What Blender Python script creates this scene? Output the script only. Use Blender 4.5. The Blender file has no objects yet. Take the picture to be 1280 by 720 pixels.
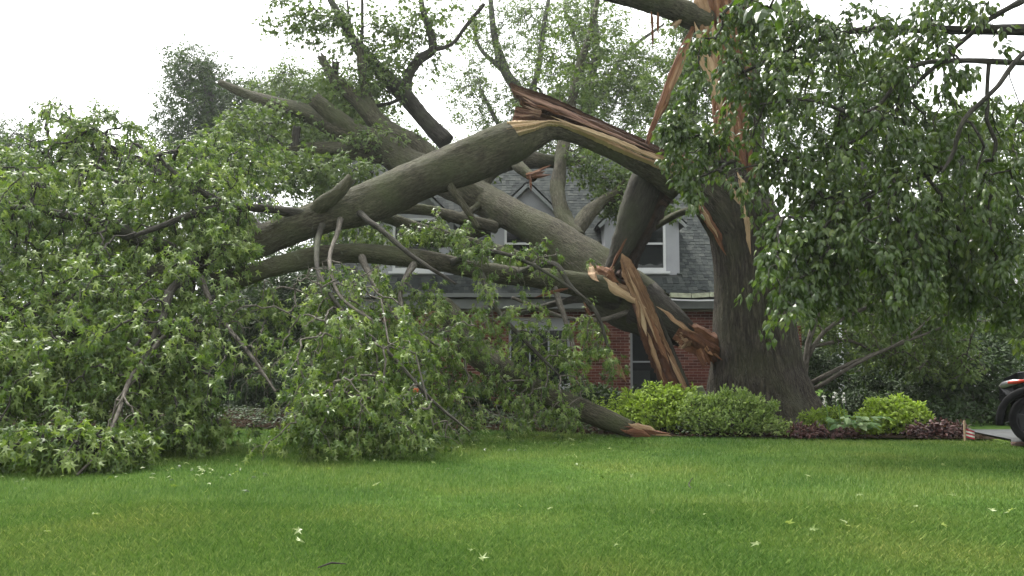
import bpy, math, random
import numpy as np
from mathutils import Vector

# ------------------------------------------------------------------ camera, sky, light
sc = bpy.context.scene
COL = sc.collection
F = 1108.0; CH = 1.22; PITCH = math.atan(90 / F)
cam_d = bpy.data.cameras.new('camera'); cam = bpy.data.objects.new('camera', cam_d); COL.objects.link(cam)
cam_d.sensor_width = 36; cam_d.lens = 36 * F / 1280; cam_d.clip_end = 2000; cam_d.clip_start = 0.1
cam.location = (0, 0, CH); cam.rotation_euler = (math.pi / 2 + PITCH, 0, 0)
sc.camera = cam

SUN_EL, SUN_AZ = math.radians(58), math.radians(-35)      # azimuth from +Y towards +X
w = bpy.data.worlds.new('World'); sc.world = w; w.use_nodes = True
nt = w.node_tree; nt.nodes.clear()
sky = nt.nodes.new('ShaderNodeTexSky'); sky.sky_type = 'NISHITA'; sky.sun_disc = False
sky.sun_elevation = SUN_EL; sky.sun_rotation = SUN_AZ; sky.dust_density = 6; sky.air_density = 1.2; sky.ozone_density = 1
hs = nt.nodes.new('ShaderNodeHueSaturation'); hs.inputs['Saturation'].default_value = 0.22
mx = nt.nodes.new('ShaderNodeMix'); mx.data_type = 'RGBA'; mx.inputs[0].default_value = 0.5
mx.inputs[7].default_value = (9.0, 9.15, 9.1, 1)          # even overcast layer
bg = nt.nodes.new('ShaderNodeBackground'); bg.inputs['Strength'].default_value = 0.07
wo = nt.nodes.new('ShaderNodeOutputWorld')
nt.links.new(sky.outputs[0], hs.inputs['Color']); nt.links.new(hs.outputs[0], mx.inputs[6])
nt.links.new(mx.outputs[2], bg.inputs[0]); nt.links.new(bg.outputs[0], wo.inputs[0])
sun_d = bpy.data.lights.new('sun', 'SUN'); sun_d.energy = 1.5; sun_d.angle = math.radians(14); sun_d.color = (1, .96, .9)
sun = bpy.data.objects.new('sun', sun_d); COL.objects.link(sun)
sd = Vector((math.sin(SUN_AZ) * math.cos(SUN_EL), math.cos(SUN_AZ) * math.cos(SUN_EL), math.sin(SUN_EL)))
sun.rotation_euler = sd.to_track_quat('Z', 'Y').to_euler(); sun.location = (0, 0, 60)
sc.view_settings.view_transform = 'Standard'; sc.view_settings.look = 'None'
sc.view_settings.exposure = 2.45; sc.view_settings.gamma = 1
sc.render.resolution_x = 1024; sc.render.resolution_y = 576

# ------------------------------------------------------------------ helpers
FWD = np.array([0, math.cos(PITCH), math.sin(PITCH)]); UP = np.array([0, -math.sin(PITCH), math.cos(PITCH)])
RIGHT = np.array([1., 0, 0]); CAM = np.array([0, 0, CH])
def P(px, py, Y):
    """a point of the place: picture direction (1280x720) at Y metres from the street"""
    d = FWD + (px - 640) / F * RIGHT - (py - 360) / F * UP
    return CAM + d * (Y / d[1])
def G(px, py):
    d = FWD + (px - 640) / F * RIGHT - (py - 360) / F * UP
    return CAM + d * (-CH / d[2])
def S(px, Y): return px * Y / F                       # size of px pixels at distance Y

def link(name, me, parent=None, mat=None):
    o = bpy.data.objects.new(name, me); COL.objects.link(o)
    if parent is not None: o.parent = parent
    if mat is not None and me is not None and not me.materials: me.materials.append(mat)
    return o
def tag(o, label, cat, group=None):
    o['label'] = label; o['category'] = cat
    if group: o['group'] = group
    return o
def kind(o, k): o['kind'] = k; return o
def thing(name, label, cat, loc=(0, 0, 0), group=None):
    o = bpy.data.objects.new(name, None); COL.objects.link(o); o.location = loc; o.empty_display_size = .2
    return tag(o, label, cat, group)

def np_mesh(name, V, faces, smooth=False, **attrs):
    """faces: (n,3) or (n,4) int array, or list of such arrays"""
    me = bpy.data.meshes.new(name)
    if not isinstance(faces, (list, tuple)): faces = [faces]
    faces = [np.asarray(f, dtype=np.int32) for f in faces if len(f)]
    V = np.asarray(V, dtype=np.float32)
    me.vertices.add(len(V)); me.vertices.foreach_set('co', V.ravel())
    li = np.concatenate([f.ravel() for f in faces])
    tot = np.concatenate([np.full(len(f), f.shape[1], dtype=np.int32) for f in faces])
    st = np.concatenate([[0], np.cumsum(tot)[:-1]]).astype(np.int32)
    me.loops.add(len(li)); me.loops.foreach_set('vertex_index', li)
    me.polygons.add(len(tot)); me.polygons.foreach_set('loop_start', st); me.polygons.foreach_set('loop_total', tot)
    me.polygons.foreach_set('use_smooth', np.full(len(tot), smooth, dtype=bool))
    for k, v in attrs.items():
        v = np.asarray(v, dtype=np.float32)
        if v.ndim == 1:
            a = me.attributes.new(k, 'FLOAT', 'POINT'); a.data.foreach_set('value', v)
        else:
            a = me.attributes.new(k, 'FLOAT_VECTOR', 'POINT'); a.data.foreach_set('vector', v.ravel())
    me.update(calc_edges=True)
    return me
def norm(v): return v / np.maximum(np.linalg.norm(v, axis=-1, keepdims=True), 1e-9)

class MB:
    """collects shapes into one mesh"""
    def __init__(s): s.V = []; s.Q = []; s.T = []; s.A = []; s.R = []; s.n = 0
    def add(s, V, Q=None, T=None, bk=None, rnd=0.5):
        V = np.asarray(V, float)
        s.V.append(V)
        if Q is not None and len(Q): s.Q.append(np.asarray(Q) + s.n)
        if T is not None and len(T): s.T.append(np.asarray(T) + s.n)
        s.A.append(V if bk is None else bk); s.R.append(np.full(len(V), rnd)); s.n += len(V)
        return s
    def box(s, x0, x1, y0, y1, z0, z1, rnd=.5):
        V = [(x, y, z) for z in (z0, z1) for y in (y0, y1) for x in (x0, x1)]
        return s.add(V, [(0, 2, 3, 1), (4, 5, 7, 6), (0, 1, 5, 4), (1, 3, 7, 5), (3, 2, 6, 7), (2, 0, 4, 6)], rnd=rnd)
    def bar(s, p, q, w, t, up=(0, 0, 1), rnd=.5):
        p = np.asarray(p, float); q = np.asarray(q, float); d = norm(q - p); u = np.asarray(up, float)
        a = norm(np.cross(d, u)); b = np.cross(a, d)
        V = [p0 + a * w / 2 * i + b * t / 2 * j for p0 in (p, q) for j in (-1, 1) for i in (-1, 1)]
        return s.add(V, [(0, 2, 3, 1), (4, 5, 7, 6), (0, 1, 5, 4), (1, 3, 7, 5), (3, 2, 6, 7), (2, 0, 4, 6)], rnd=rnd)
    def tri_prism(s, poly, d, rnd=.5):
        """polygon (convex) extruded by vector d"""
        A = np.asarray(poly, float); n = len(A); B = A + np.asarray(d, float)
        V = np.vstack([A, B]); Q = [(i, (i + 1) % n, (i + 1) % n + n, i + n) for i in range(n)]
        T = [(0, i + 1, i) for i in range(1, n - 1)] + [(n, n + i, n + i + 1) for i in range(1, n - 1)]
        return s.add(V, Q, T, rnd=rnd)
    def tube(s, *a, **k):
        V, Q, T, bk = tube(*a, **k); return s.add(V, Q, T, bk, rnd=k.get('rnd', .5))
    def build(s, name, mat, parent=None, smooth=False):
        fs = []
        if s.Q: fs.append(np.vstack(s.Q))
        if s.T: fs.append(np.vstack(s.T))
        me = np_mesh(name, np.vstack(s.V), fs, smooth, bk=np.vstack(s.A), rnd=np.concatenate(s.R))
        return link(name, me, parent, mat)

def spline(pts, rad, step):
    pts = np.asarray(pts, float); rad = np.asarray(rad, float)
    n = len(pts)
    if n == 2: ext = np.vstack([2 * pts[0] - pts[1], pts, 2 * pts[1] - pts[0]])
    else: ext = np.vstack([2 * pts[0] - pts[1], pts, 2 * pts[-1] - pts[-2]])
    out = []; rr = []
    for i in range(n - 1):
        p0, p1, p2, p3 = ext[i:i + 4]
        k = max(1, int(np.linalg.norm(p2 - p1) / step))
        t = (np.arange(k) / k)[:, None]
        out.append(.5 * (2 * p1 + (p2 - p0) * t + (2 * p0 - 5 * p1 + 4 * p2 - p3) * t ** 2 + (3 * p1 - p0 - 3 * p2 + p3) * t ** 3))
        tt = t[:, 0]; ts = tt * tt * (3 - 2 * tt); rr.append(rad[i] * (1 - ts) + rad[i + 1] * ts)
    out.append(pts[-1:]); rr.append(rad[-1:])
    return np.vstack(out), np.concatenate(rr)

def tube(pts, rad, seg=16, step=None, lump=.06, rough=.02, seed=0, prof=None, flat=1., ref=None, jag0=0, jag1=0, twist=0, rnd=.5):
    rng = np.random.default_rng(seed)
    rad = np.asarray(rad, float)
    step = step or max(.03, float(rad.mean()) * .5)
    C, R = spline(pts, rad, step); n = len(C)
    Tn = norm(np.gradient(C, axis=0)); L = np.concatenate([[0], np.cumsum(np.linalg.norm(np.diff(C, axis=0), axis=1))])
    u = np.asarray(ref if ref is not None else ((0, 0, 1) if abs(Tn[0][2]) < .8 else (1, 0, 0)), float)
    Us = np.zeros((n, 3))
    for i in range(n):
        u = u - Tn[i] * (u @ Tn[i]); u = u / max(np.linalg.norm(u), 1e-9); Us[i] = u
    Ws = np.cross(Tn, Us)
    a = np.linspace(0, 2 * np.pi, seg, endpoint=False)
    A = a[None, :] + twist * L[:, None]
    m = np.ones((n, seg))
    rm = float(R.mean()) + 1e-6
    for k in range(4):
        ka = rng.integers(1, 4); m += lump * .5 * np.sin(ka * a[None] + rng.uniform(0, 6.3) + L[:, None] / rm * rng.uniform(.15, .8) * rng.choice([-1, 1]))
    if rough: m += rough * rng.standard_normal((n, seg))
    if prof is not None: m *= np.asarray(prof)[None, :]
    rr = R[:, None] * m
    cu = np.cos(A) * rr; cw = np.sin(A) * rr * flat
    V = C[:, None, :] + Us[:, None, :] * cu[..., None] + Ws[:, None, :] * cw[..., None]
    if jag1:
        j = rng.uniform(-.2, 1, seg) * jag1; k = min(4, n - 1)
        for q in range(k): V[n - 1 - q] += Tn[-1] * (j * (1 - q / k))[:, None]
    if jag0:
        j = rng.uniform(-.2, 1, seg) * jag0; k = min(4, n - 1)
        for q in range(k): V[q] -= Tn[0] * (j * (1 - q / k))[:, None]
    bk = np.stack([np.cos(a)[None] * R[:, None], np.sin(a)[None] * R[:, None], np.repeat(L[:, None], seg, 1)], -1) + seed * 1.37
    idx = np.arange(n * seg).reshape(n, seg); nx = np.roll(idx, -1, 1)
    Q = np.stack([idx[:-1], nx[:-1], nx[1:], idx[1:]], -1).reshape(-1, 4)
    V = V.reshape(-1, 3); bk = bk.reshape(-1, 3)
    V = np.vstack([V, C[:1], C[-1:]]); bk = np.vstack([bk, bk[:1] * 0 + seed, bk[-1:] * 0 + seed])
    c0, c1 = n * seg, n * seg + 1
    T = [(c0, (i + 1) % seg, i) for i in range(seg)] + [(c1, (n - 1) * seg + i, (n - 1) * seg + (i + 1) % seg) for i in range(seg)]
    return V, Q, T, bk

def pix(lst):
    """[(px,py,Y,diameter px)] -> points, radii"""
    pts = [P(a, b, y) for a, b, y, d in lst]; rad = [S(d / 2, y) for a, b, y, d in lst]
    return pts, rad
def ridge_prof(seg, seed, lo=.55, hi=1.05):
    r = np.random.default_rng(seed).uniform(lo, hi, seg); return r

# leaf templates: outline fans round a midrib point; columns x (across), y (along), z (lift)
def fan(outline, centre):
    o = np.array(outline, float); n = len(o)
    V = np.vstack([o, [centre]]); T = [(n, i, (i + 1) % n) for i in range(n)]
    return V, np.array(T)
_half = [(0, 0, 0), (.27, .02, -.10), (.13, .27, -.03), (.56, .58, -.30), (.11, .50, -.03), (0, 1.1, -.28)]
MAPLE = fan(_half + [(-x, y, z) for x, y, z in _half[-2:0:-1]], (0, .34, .06))
_h3 = [(0, 0, 0), (.50, .52, -.14), (.15, .50, 0), (0, 1, -.15)]
MAPLE_S = fan(_h3 + [(-x, y, z) for x, y, z in _h3[-2:0:-1]], (0, .3, .05))
OVATE = (np.array([(0, 0, 0), (.33, .26, -.12), (.22, .68, -.15), (0, 1.08, -.22), (-.22, .68, -.15), (-.33, .26, -.12), (0, .45, .04)]),
         np.array([(6, i, (i + 1) % 6) for i in range(6)]))
DIAM = (np.array([(0, 0, 0), (.33, .5, -.06), (0, 1, -.08), (-.33, .5, -.06)]), np.array([(0, 1, 2), (0, 2, 3)]))
SPRAY3 = (np.array([(0, 0, 0), (.5, .4, -.1), (.15, .5, .02), (.2, 1.0, -.14), (-.15, .5, 0), (-.5, .7, -.1), (-.12, .3, 0)]), np.array([(0, 1, 2), (6, 3, 4), (0, 4, 5)]))
SPRAY = (np.array([(0, 0, 0), (.5, .35, -.1), (.12, .45, .02), (.3, .95, -.14), (-.05, .6, 0), (-.45, .75, -.1), (-.2, .3, 0)]),
         np.array([(0, 1, 2), (2, 3, 4), (0, 2, 4), (4, 5, 6), (0, 4, 6)]))
def leaf_mesh(name, pos, dirs, nrm, size, rnd, tpl):
    V, T = tpl; N = len(pos); k = len(V)
    dirs = norm(dirs); nrm = nrm - dirs * np.sum(nrm * dirs, -1, keepdims=True); nrm = norm(nrm); sd_ = np.cross(dirs, nrm)
    VV = pos[:, None] + size[:, None, None] * (V[None, :, 0, None] * sd_[:, None] + V[None, :, 1, None] * dirs[:, None] + V[None, :, 2, None] * nrm[:, None])
    TT = (T[None] + (np.arange(N) * k)[:, None, None]).reshape(-1, 3)
    return np_mesh(name, VV.reshape(-1, 3), TT, False, rnd=np.repeat(rnd, k))

def grow(roots, targets, rng, sag=.1, sub=3, r0=.0035, rmax=.05, pw=.5, jit=.06, hang=False, sides=5):
    """branch network that reaches every target from the limb points"""
    roots = np.asarray(roots); M = len(targets)
    N = np.zeros((len(roots) + M * sub, 3)); par = np.full(len(N), -1); N[:len(roots)] = roots; n = len(roots)
    d0 = np.min(np.linalg.norm(targets[:, None, :] - roots[None], axis=2), axis=1) if M * len(roots) < 4e7 else np.linalg.norm(targets - roots.mean(0), axis=1)
    tips = []
    for i in np.argsort(d0):
        t = targets[i]
        df = N[:n] - t; dz = df[:, 2] * np.where(df[:, 2] > 0, .5, 1.6) if hang else df[:, 2]
        dd = df[:, 0] ** 2 + df[:, 1] ** 2 + dz ** 2; j = int(np.argmin(dd)); p = N[j]; Ld = float(np.linalg.norm(df[j]))
        prev = j
        for q in range(1, sub + 1):
            s = q / sub
            c = p * (1 - s) + t * s
            if q < sub: c = c + rng.normal(0, jit * Ld, 3) + np.array([0, 0, sag * Ld * 4 * s * (1 - s)])
            N[n] = c; par[n] = prev; prev = n; n += 1
        tips.append(prev)
    cnt = np.zeros(n); cnt[tips] = 1
    for i in range(n - 1, len(roots) - 1, -1): cnt[par[i]] += cnt[i]
    rad = np.minimum(r0 * np.maximum(cnt, .7) ** pw, rmax)
    k = np.arange(len(roots), n); a = N[par[k]]; b = N[k]; ra = np.where(par[k] < len(roots), rad[k] * 1.15, np.minimum(rad[par[k]], rad[k] * 1.7)); rb = rad[k]
    d = norm(b - a); h = np.where(np.abs(d[:, 2:3]) < .9, np.array([[0, 0, 1.]]), np.array([[1., 0, 0]]))
    u = norm(np.cross(d, h)); v = np.cross(d, u); m = sides
    an = np.arange(m) * 2 * np.pi / m
    ring = np.cos(an)[None, :, None] * u[:, None] + np.sin(an)[None, :, None] * v[:, None]
    V = np.concatenate([a[:, None] + ring * ra[:, None, None], b[:, None] + ring * rb[:, None, None]], 1)
    bk = V.copy()
    base = (np.arange(len(k)) * 2 * m)[:, None, None]
    Q = np.array([(i, (i + 1) % m, (i + 1) % m + m, i + m) for i in range(m)])[None] + base
    return V.reshape(-1, 3), Q.reshape(-1, 4), bk.reshape(-1, 3), N[:n], par[:n], np.array(tips)

def sample_vols(vols, rng, shell=.0, hang=0.):
    out = []
    for (cx, cy, rx, ry, Y, rY, n) in vols:
        c = P(cx, cy, Y); v = norm(rng.standard_normal((n, 3))) * (rng.uniform(shell, 1, (n, 1)) ** (1 / 2.2))
        R3 = np.array([S(rx, Y), rY, S(ry, Y)])
        if hang:                                          # part of the clusters hang below one another in strands
            k = int(n * hang / 4); top = c + v[:k] * R3; v = v[k * 4:]
            for p in top:
                m_ = rng.integers(3, 7); dr = rng.normal(0, .10, 2)
                out.append(np.stack([p[0] + dr[0] * np.arange(m_) + rng.normal(0, .05, m_), p[1] + dr[1] * np.arange(m_) + rng.normal(0, .05, m_), p[2] - np.cumsum(rng.uniform(.09, .20, m_)) + .3], -1))
        if len(v): out.append(c + v * R3)
    return np.vstack(out)

def foliage(parent, roots, vols, seed, leaf=(.09, .14), per=(8, 14), spread=.16, tpl=MAPLE, lmat=None, tmat=None, droop=.7, sag=.1, r0=.0035, rmax=.05,
            names=('crown', 'twigs'), shell=0., zmin=.08, along=True, keep=None, pw=.5, pale=.0, up=1.0, sub=3, hang=0., bare=0., nsig=.55, sides=5):
    rng = np.random.default_rng(seed)
    t = sample_vols(vols, rng, shell, hang); t = t[t[:, 2] > zmin]
    if keep is not None: t = t[keep(t)]
    V, Q, bk, N, par, tips = grow(roots, t, rng, sag, sub, r0, rmax, pw, hang=hang > 0, sides=sides)
    o = link(names[1], np_mesh(names[1], V, Q, True, bk=bk, rnd=np.full(len(V), .5)), parent, tmat); kind(o, 'stuff')
    cn = np.where(rng.uniform(0, 1, len(tips)) < bare, 0, rng.integers(per[0], per[1] + 1, len(tips))); ids = np.repeat(np.arange(len(tips)), cn)
    T0 = N[tips]; B0 = N[par[tips]]; tw = norm(T0 - B0)
    s = rng.uniform(0, 1, len(ids))
    pos = (T0[ids] * (1 - .5 * s[:, None]) + B0[ids] * .5 * s[:, None]) if along else T0[ids]
    off = norm(rng.standard_normal((len(ids), 3))) * rng.uniform(.05, 1, (len(ids), 1)) * spread
    pos = pos + off
    d = norm(off) * .8 + tw[ids] * .5 + rng.normal(0, .35, (len(ids), 3)); d[:, 2] -= droop
    nr = rng.normal(0, nsig, (len(ids), 3)) + np.array([0, -.35, up])
    pos[:, 2] = np.maximum(pos[:, 2], zmin * .5 + .02)
    sz = rng.uniform(leaf[0], leaf[1], len(ids))
    crnd = rng.uniform(0, 1, len(tips))
    rn = np.clip(.38 * crnd[ids] + .62 * rng.uniform(0, 1, len(ids)) + pale, 0, 1)
    o = link(names[0], leaf_mesh(names[0], pos, d, nr, sz, rn, tpl), parent, lmat); kind(o, 'stuff')
    return o

def limb_samples(lims, step=.25):
    out = []
    for pts, rad in lims:
        c, r = spline(pts, rad, step); out.append(c)
    return np.vstack(out)

# ------------------------------------------------------------------ materials
def new_mat(name):
    m = bpy.data.materials.new(name); m.use_nodes = True; n = m.node_tree; b = n.nodes['Principled BSDF']; return m, n, b
def nd(n, t, **kw):
    x = n.nodes.new(t)
    for k, v in kw.items():
        if hasattr(x, k): setattr(x, k, v)
        else: x.inputs[k].default_value = v
    return x
def ramp(n, stops):
    r = n.nodes.new('ShaderNodeValToRGB'); e = r.color_ramp.elements
    while len(e) < len(stops): e.new(.5)
    for el, (p, c) in zip(e, stops): el.position = p; el.color = (*c, 1) if len(c) == 3 else c
    return r
def attr(n, name): a = n.nodes.new('ShaderNodeAttribute'); a.attribute_name = name; return a
def scale_vec(n, src, s):
    m = n.nodes.new('ShaderNodeMapping'); m.inputs['Scale'].default_value = s; n.links.new(src, m.inputs['Vector']); return m.outputs[0]
def mixc(n, f, a, b, mode='MIX'):
    m = n.nodes.new('ShaderNodeMix'); m.data_type = 'RGBA'; m.blend_type = mode
    for s, v in ((m.inputs[0], f), (m.inputs[6], a), (m.inputs[7], b)):
        if isinstance(v, (int, float)): s.default_value = v
        elif isinstance(v, tuple): s.default_value = (*v, 1)
        else: n.links.new(v, s)
    return m.outputs[2]
def bump(n, h, strength, dist, b):
    x = n.nodes.new('ShaderNodeBump'); x.inputs['Strength'].default_value = strength; x.inputs['Distance'].default_value = dist
    n.links.new(h, x.inputs['Height']); n.links.new(x.outputs[0], b.inputs['Normal'])

def simple(name, col, rough=.6, var=.15, scale=6., metal=0., bmp=.1, spec=.5):
    m, n, b = new_mat(name); g = nd(n, 'ShaderNodeTexCoord')
    ns = nd(n, 'ShaderNodeTexNoise', Scale=scale, Detail=6.0); n.links.new(g.outputs['Object'], ns.inputs['Vector'])
    c0 = tuple(x * (1 - var) for x in col); c1 = tuple(min(1, x * (1 + var)) for x in col)
    r = ramp(n, [(.3, c0), (.7, c1)]); n.links.new(ns.outputs[0], r.inputs[0])
    n.links.new(r.outputs[0], b.inputs['Base Color']); b.inputs['Roughness'].default_value = rough; b.inputs['Metallic'].default_value = metal
    b.inputs['Specular IOR Level'].default_value = spec
    if bmp: bump(n, ns.outputs[0], bmp, .02, b)
    return m
def bark(name, dark, mid, light, moss=None, mossy=.5, s=(16, 16, 2.2), bmp=.9, dist=.03):
    m, n, b = new_mat(name); a = attr(n, 'bk')
    v = scale_vec(n, a.outputs['Vector'], s)
    n1 = nd(n, 'ShaderNodeTexNoise', Scale=1.0, Detail=7.0, Roughness=.62); n.links.new(v, n1.inputs['Vector'])
    v2 = scale_vec(n, a.outputs['Vector'], (s[0] * 1.7, s[1] * 1.7, s[2] * 1.1))
    vo = nd(n, 'ShaderNodeTexVoronoi', Scale=1.0, feature='DISTANCE_TO_EDGE'); n.links.new(v2, vo.inputs['Vector'])
    r = ramp(n, [(.32, dark), (.5, mid), (.72, light)]); n.links.new(n1.outputs[0], r.inputs[0])
    rv = ramp(n, [(0, (.55, .55, .55)), (.18, (1, 1, 1))]); n.links.new(vo.outputs['Distance'], rv.inputs[0])
    c = mixc(n, .75, r.outputs[0], rv.outputs[0], 'MULTIPLY')
    if moss:
        n2 = nd(n, 'ShaderNodeTexNoise', Scale=1.6, Detail=5.0); n.links.new(a.outputs['Vector'], n2.inputs['Vector'])
        rm = ramp(n, [(mossy - .14, (0, 0, 0)), (mossy + .16, (.8, .8, .8))]); n.links.new(n2.outputs[0], rm.inputs[0])
        c = mixc(n, rm.outputs[0], c, moss)
        n3 = nd(n, 'ShaderNodeTexNoise', Scale=5.5, Detail=7.0, Roughness=.7); n.links.new(a.outputs['Vector'], n3.inputs['Vector'])
        rl = ramp(n, [(.64, (0, 0, 0)), (.74, (.55, .55, .55))]); n.links.new(n3.outputs[0], rl.inputs[0])
        c = mixc(n, rl.outputs[0], c, (.16, .175, .135))
    n.links.new(c, b.inputs['Base Color']); b.inputs['Roughness'].default_value = .9; b.inputs['Specular IOR Level'].default_value = .2
    ma = nd(n, 'ShaderNodeMath', operation='MULTIPLY'); n.links.new(n1.outputs[0], ma.inputs[0]); n.links.new(rv.outputs[0], ma.inputs[1])
    bump(n, ma.outputs[0], bmp, dist, b); return m
def wood(name, stops, s=(105, 105, 3.2), bmp=1., dist=.025):
    m, n, b = new_mat(name); a = attr(n, 'bk'); rn = attr(n, 'rnd')
    v = scale_vec(n, a.outputs['Vector'], s)
    n1 = nd(n, 'ShaderNodeTexNoise', Scale=1.0, Detail=8.0, Roughness=.7); n.links.new(v, n1.inputs['Vector'])
    v2 = scale_vec(n, a.outputs['Vector'], (13, 13, 1.6))
    n2 = nd(n, 'ShaderNodeTexNoise', Scale=1.0, Detail=3.0); n.links.new(v2, n2.inputs['Vector'])
    ad = nd(n, 'ShaderNodeMath', operation='MULTIPLY_ADD'); n.links.new(n1.outputs[0], ad.inputs[0]); ad.inputs[1].default_value = .55
    m2 = nd(n, 'ShaderNodeMath', operation='MULTIPLY'); n.links.new(n2.outputs[0], m2.inputs[0]); m2.inputs[1].default_value = .55
    n.links.new(m2.outputs[0], ad.inputs[2])
    m3 = nd(n, 'ShaderNodeMath', operation='MULTIPLY_ADD'); n.links.new(rn.outputs['Fac'], m3.inputs[0]); m3.inputs[1].default_value = .35; n.links.new(ad.outputs[0], m3.inputs[2])
    m4 = nd(n, 'ShaderNodeMath', operation='SUBTRACT'); n.links.new(m3.outputs[0], m4.inputs[0]); m4.inputs[1].default_value = .2
    r = ramp(n, stops); n.links.new(m4.outputs[0], r.inputs[0])
    n.links.new(r.outputs[0], b.inputs['Base Color']); b.inputs['Roughness'].default_value = .75; b.inputs['Specular IOR Level'].default_value = .25
    bump(n, n1.outputs[0], bmp, dist, b); return m
def leafm(name, stops, rough=.5, trans=.3, spec=.18):
    m, n, b = new_mat(name); rn = attr(n, 'rnd')
    r = ramp(n, stops); n.links.new(rn.outputs['Fac'], r.inputs[0])
    n.links.new(r.outputs[0], b.inputs['Base Color']); b.inputs['Roughness'].default_value = rough; b.inputs['Specular IOR Level'].default_value = spec
    t = nd(n, 'ShaderNodeBsdfTranslucent'); g = mixc(n, 1.0, r.outputs[0], (1.25, 1.35, .55), 'MULTIPLY'); n.links.new(g, t.inputs[0])
    mxs = nd(n, 'ShaderNodeMixShader'); mxs.inputs[0].default_value = trans
    out = n.nodes['Material Output']; n.links.new(b.outputs[0], mxs.inputs[1]); n.links.new(t.outputs[0], mxs.inputs[2]); n.links.new(mxs.outputs[0], out.inputs[0])
    return m
def piece(name, stops, rough=.9, scale=25., bmp=.3, use_obj=False):
    """brick / slate: tone differs from piece to piece"""
    m, n, b = new_mat(name); g = nd(n, 'ShaderNodeTexCoord')
    rn = attr(n, 'rnd'); oi = nd(n, 'ShaderNodeObjectInfo')
    ns = nd(n, 'ShaderNodeTexNoise', Scale=scale, Detail=5.0); n.links.new(g.outputs['Object'], ns.inputs['Vector'])
    ad = nd(n, 'ShaderNodeMath', operation='MULTIPLY_ADD'); n.links.new(ns.outputs[0], ad.inputs[0]); ad.inputs[1].default_value = .5
    sb = nd(n, 'ShaderNodeMath', operation='MULTIPLY_ADD'); n.links.new(oi.outputs['Random'] if use_obj else rn.outputs['Fac'], sb.inputs[0]); sb.inputs[1].default_value = .75; sb.inputs[2].default_value = -.12
    n.links.new(sb.outputs[0], ad.inputs[2])
    r = ramp(n, stops); n.links.new(ad.outputs[0], r.inputs[0]); n.links.new(r.outputs[0], b.inputs['Base Color'])
    b.inputs['Roughness'].default_value = rough; b.inputs['Specular IOR Level'].default_value = .15; bump(n, ns.outputs[0], bmp, .01, b); return m

M = {}
M['trunk'] = bark('bark_trunk', (.010, .009, .007), (.040, .034, .026), (.105, .090, .068), (.046, .048, .026), .58, (21, 21, 3.2), 1.0, .06)
M['limb'] = bark('bark_limb', (.015, .014, .008), (.052, .048, .030), (.112, .104, .074), (.050, .058, .025), .53, (30, 30, 7), 1., .035)
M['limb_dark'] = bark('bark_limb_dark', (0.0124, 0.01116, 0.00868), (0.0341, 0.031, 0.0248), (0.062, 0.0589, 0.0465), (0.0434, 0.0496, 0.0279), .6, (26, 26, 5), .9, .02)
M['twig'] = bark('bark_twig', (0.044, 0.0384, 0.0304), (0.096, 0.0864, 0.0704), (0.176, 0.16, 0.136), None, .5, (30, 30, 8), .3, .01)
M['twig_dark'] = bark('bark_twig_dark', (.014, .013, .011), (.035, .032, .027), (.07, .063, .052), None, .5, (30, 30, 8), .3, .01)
M['far_bark'] = bark('bark_far', (0.035, 0.035, 0.0294), (0.07, 0.07, 0.0595), (0.112, 0.112, 0.098), None, .5, (10, 10, 2), .4, .03)
M['wood_fresh'] = wood('wood_fresh', [(.22, (0.0629, 0.03108, 0.01628)), (.38, (0.1628, 0.0888, 0.0444)), (.52, (0.2664, 0.1665, 0.0925)), (.74, (0.4144, 0.3108, 0.1924))])
M['wood_pale'] = wood('wood_pale', [(.2, (0.1924, 0.111, 0.0592)), (.45, (0.3552, 0.2442, 0.1406)), (.75, (0.4884, 0.3774, 0.2442))])
M['wood_red'] = wood('wood_red', [(.22, (0.01924, 0.00888, 0.00592)), (.40, (0.0629, 0.02516, 0.01184)), (.55, (0.1258, 0.05328, 0.02516)), (.77, (0.2664, 0.1406, 0.0703))])
M['wood_dark'] = wood('wood_dark', [(.2, (.012, .008, .006)), (.42, (.035, .020, .014)), (.6, (.085, .046, .030)), (.8, (.22, .12, .075))])
M['wood_rose'] = wood('wood_rose', [(.2, (0.037, 0.0185, 0.0148)), (.40, (0.1184, 0.0629, 0.04588)), (.55, (0.2516, 0.148, 0.1073)), (.75, (0.444, 0.3256, 0.2368))])
M['leaf_maple'] = leafm('leaf_maple', [(.0, (.022, .044, .009)), (.28, (.048, .086, .016)), (.52, (.090, .140, .028)), (.72, (.145, .198, .052)), (.88, (.19, .24, .09)), (1., (.27, .32, .16))], .42, .30, .3)
M['leaf_shade'] = leafm('leaf_shade', [(.0, (.024, .046, .010)), (.5, (.052, .088, .020)), (.85, (.090, .130, .030)), (1., (.15, .19, .050))], .28, .38, .45)
M['leaf_far'] = leafm('leaf_far', [(.0, (.042, .072, .022)), (.5, (.078, .118, .034)), (1., (.13, .175, .056))], .6, .3)
M['leaf_fardark'] = leafm('leaf_fardark', [(.0, (.020, .040, .013)), (.5, (.038, .066, .020)), (1., (.070, .104, .032))], .6, .25)
M['leaf_pine'] = leafm('leaf_pine', [(.0, (.030, .050, .034)), (1., (.085, .12, .085))], .6, .15)
M['leaf_yew'] = leafm('leaf_yew', [(.0, (.014, .028, .009)), (.6, (.028, .050, .016)), (1., (.052, .082, .026))], .6, .2)
M['leaf_lime'] = leafm('leaf_lime', [(.0, (.11, .17, .022)), (.5, (.20, .29, .035)), (1., (.32, .42, .065))], .5, .3)
M['leaf_sage'] = leafm('leaf_sage', [(.0, (.085, .135, .034)), (.6, (.16, .23, .058)), (1., (.30, .37, .13))], .6, .25)
M['leaf_hosta'] = leafm('leaf_hosta', [(.0, (.07, .14, .045)), (.6, (.13, .22, .07)), (1., (.30, .38, .2))], .4, .25)
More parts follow.
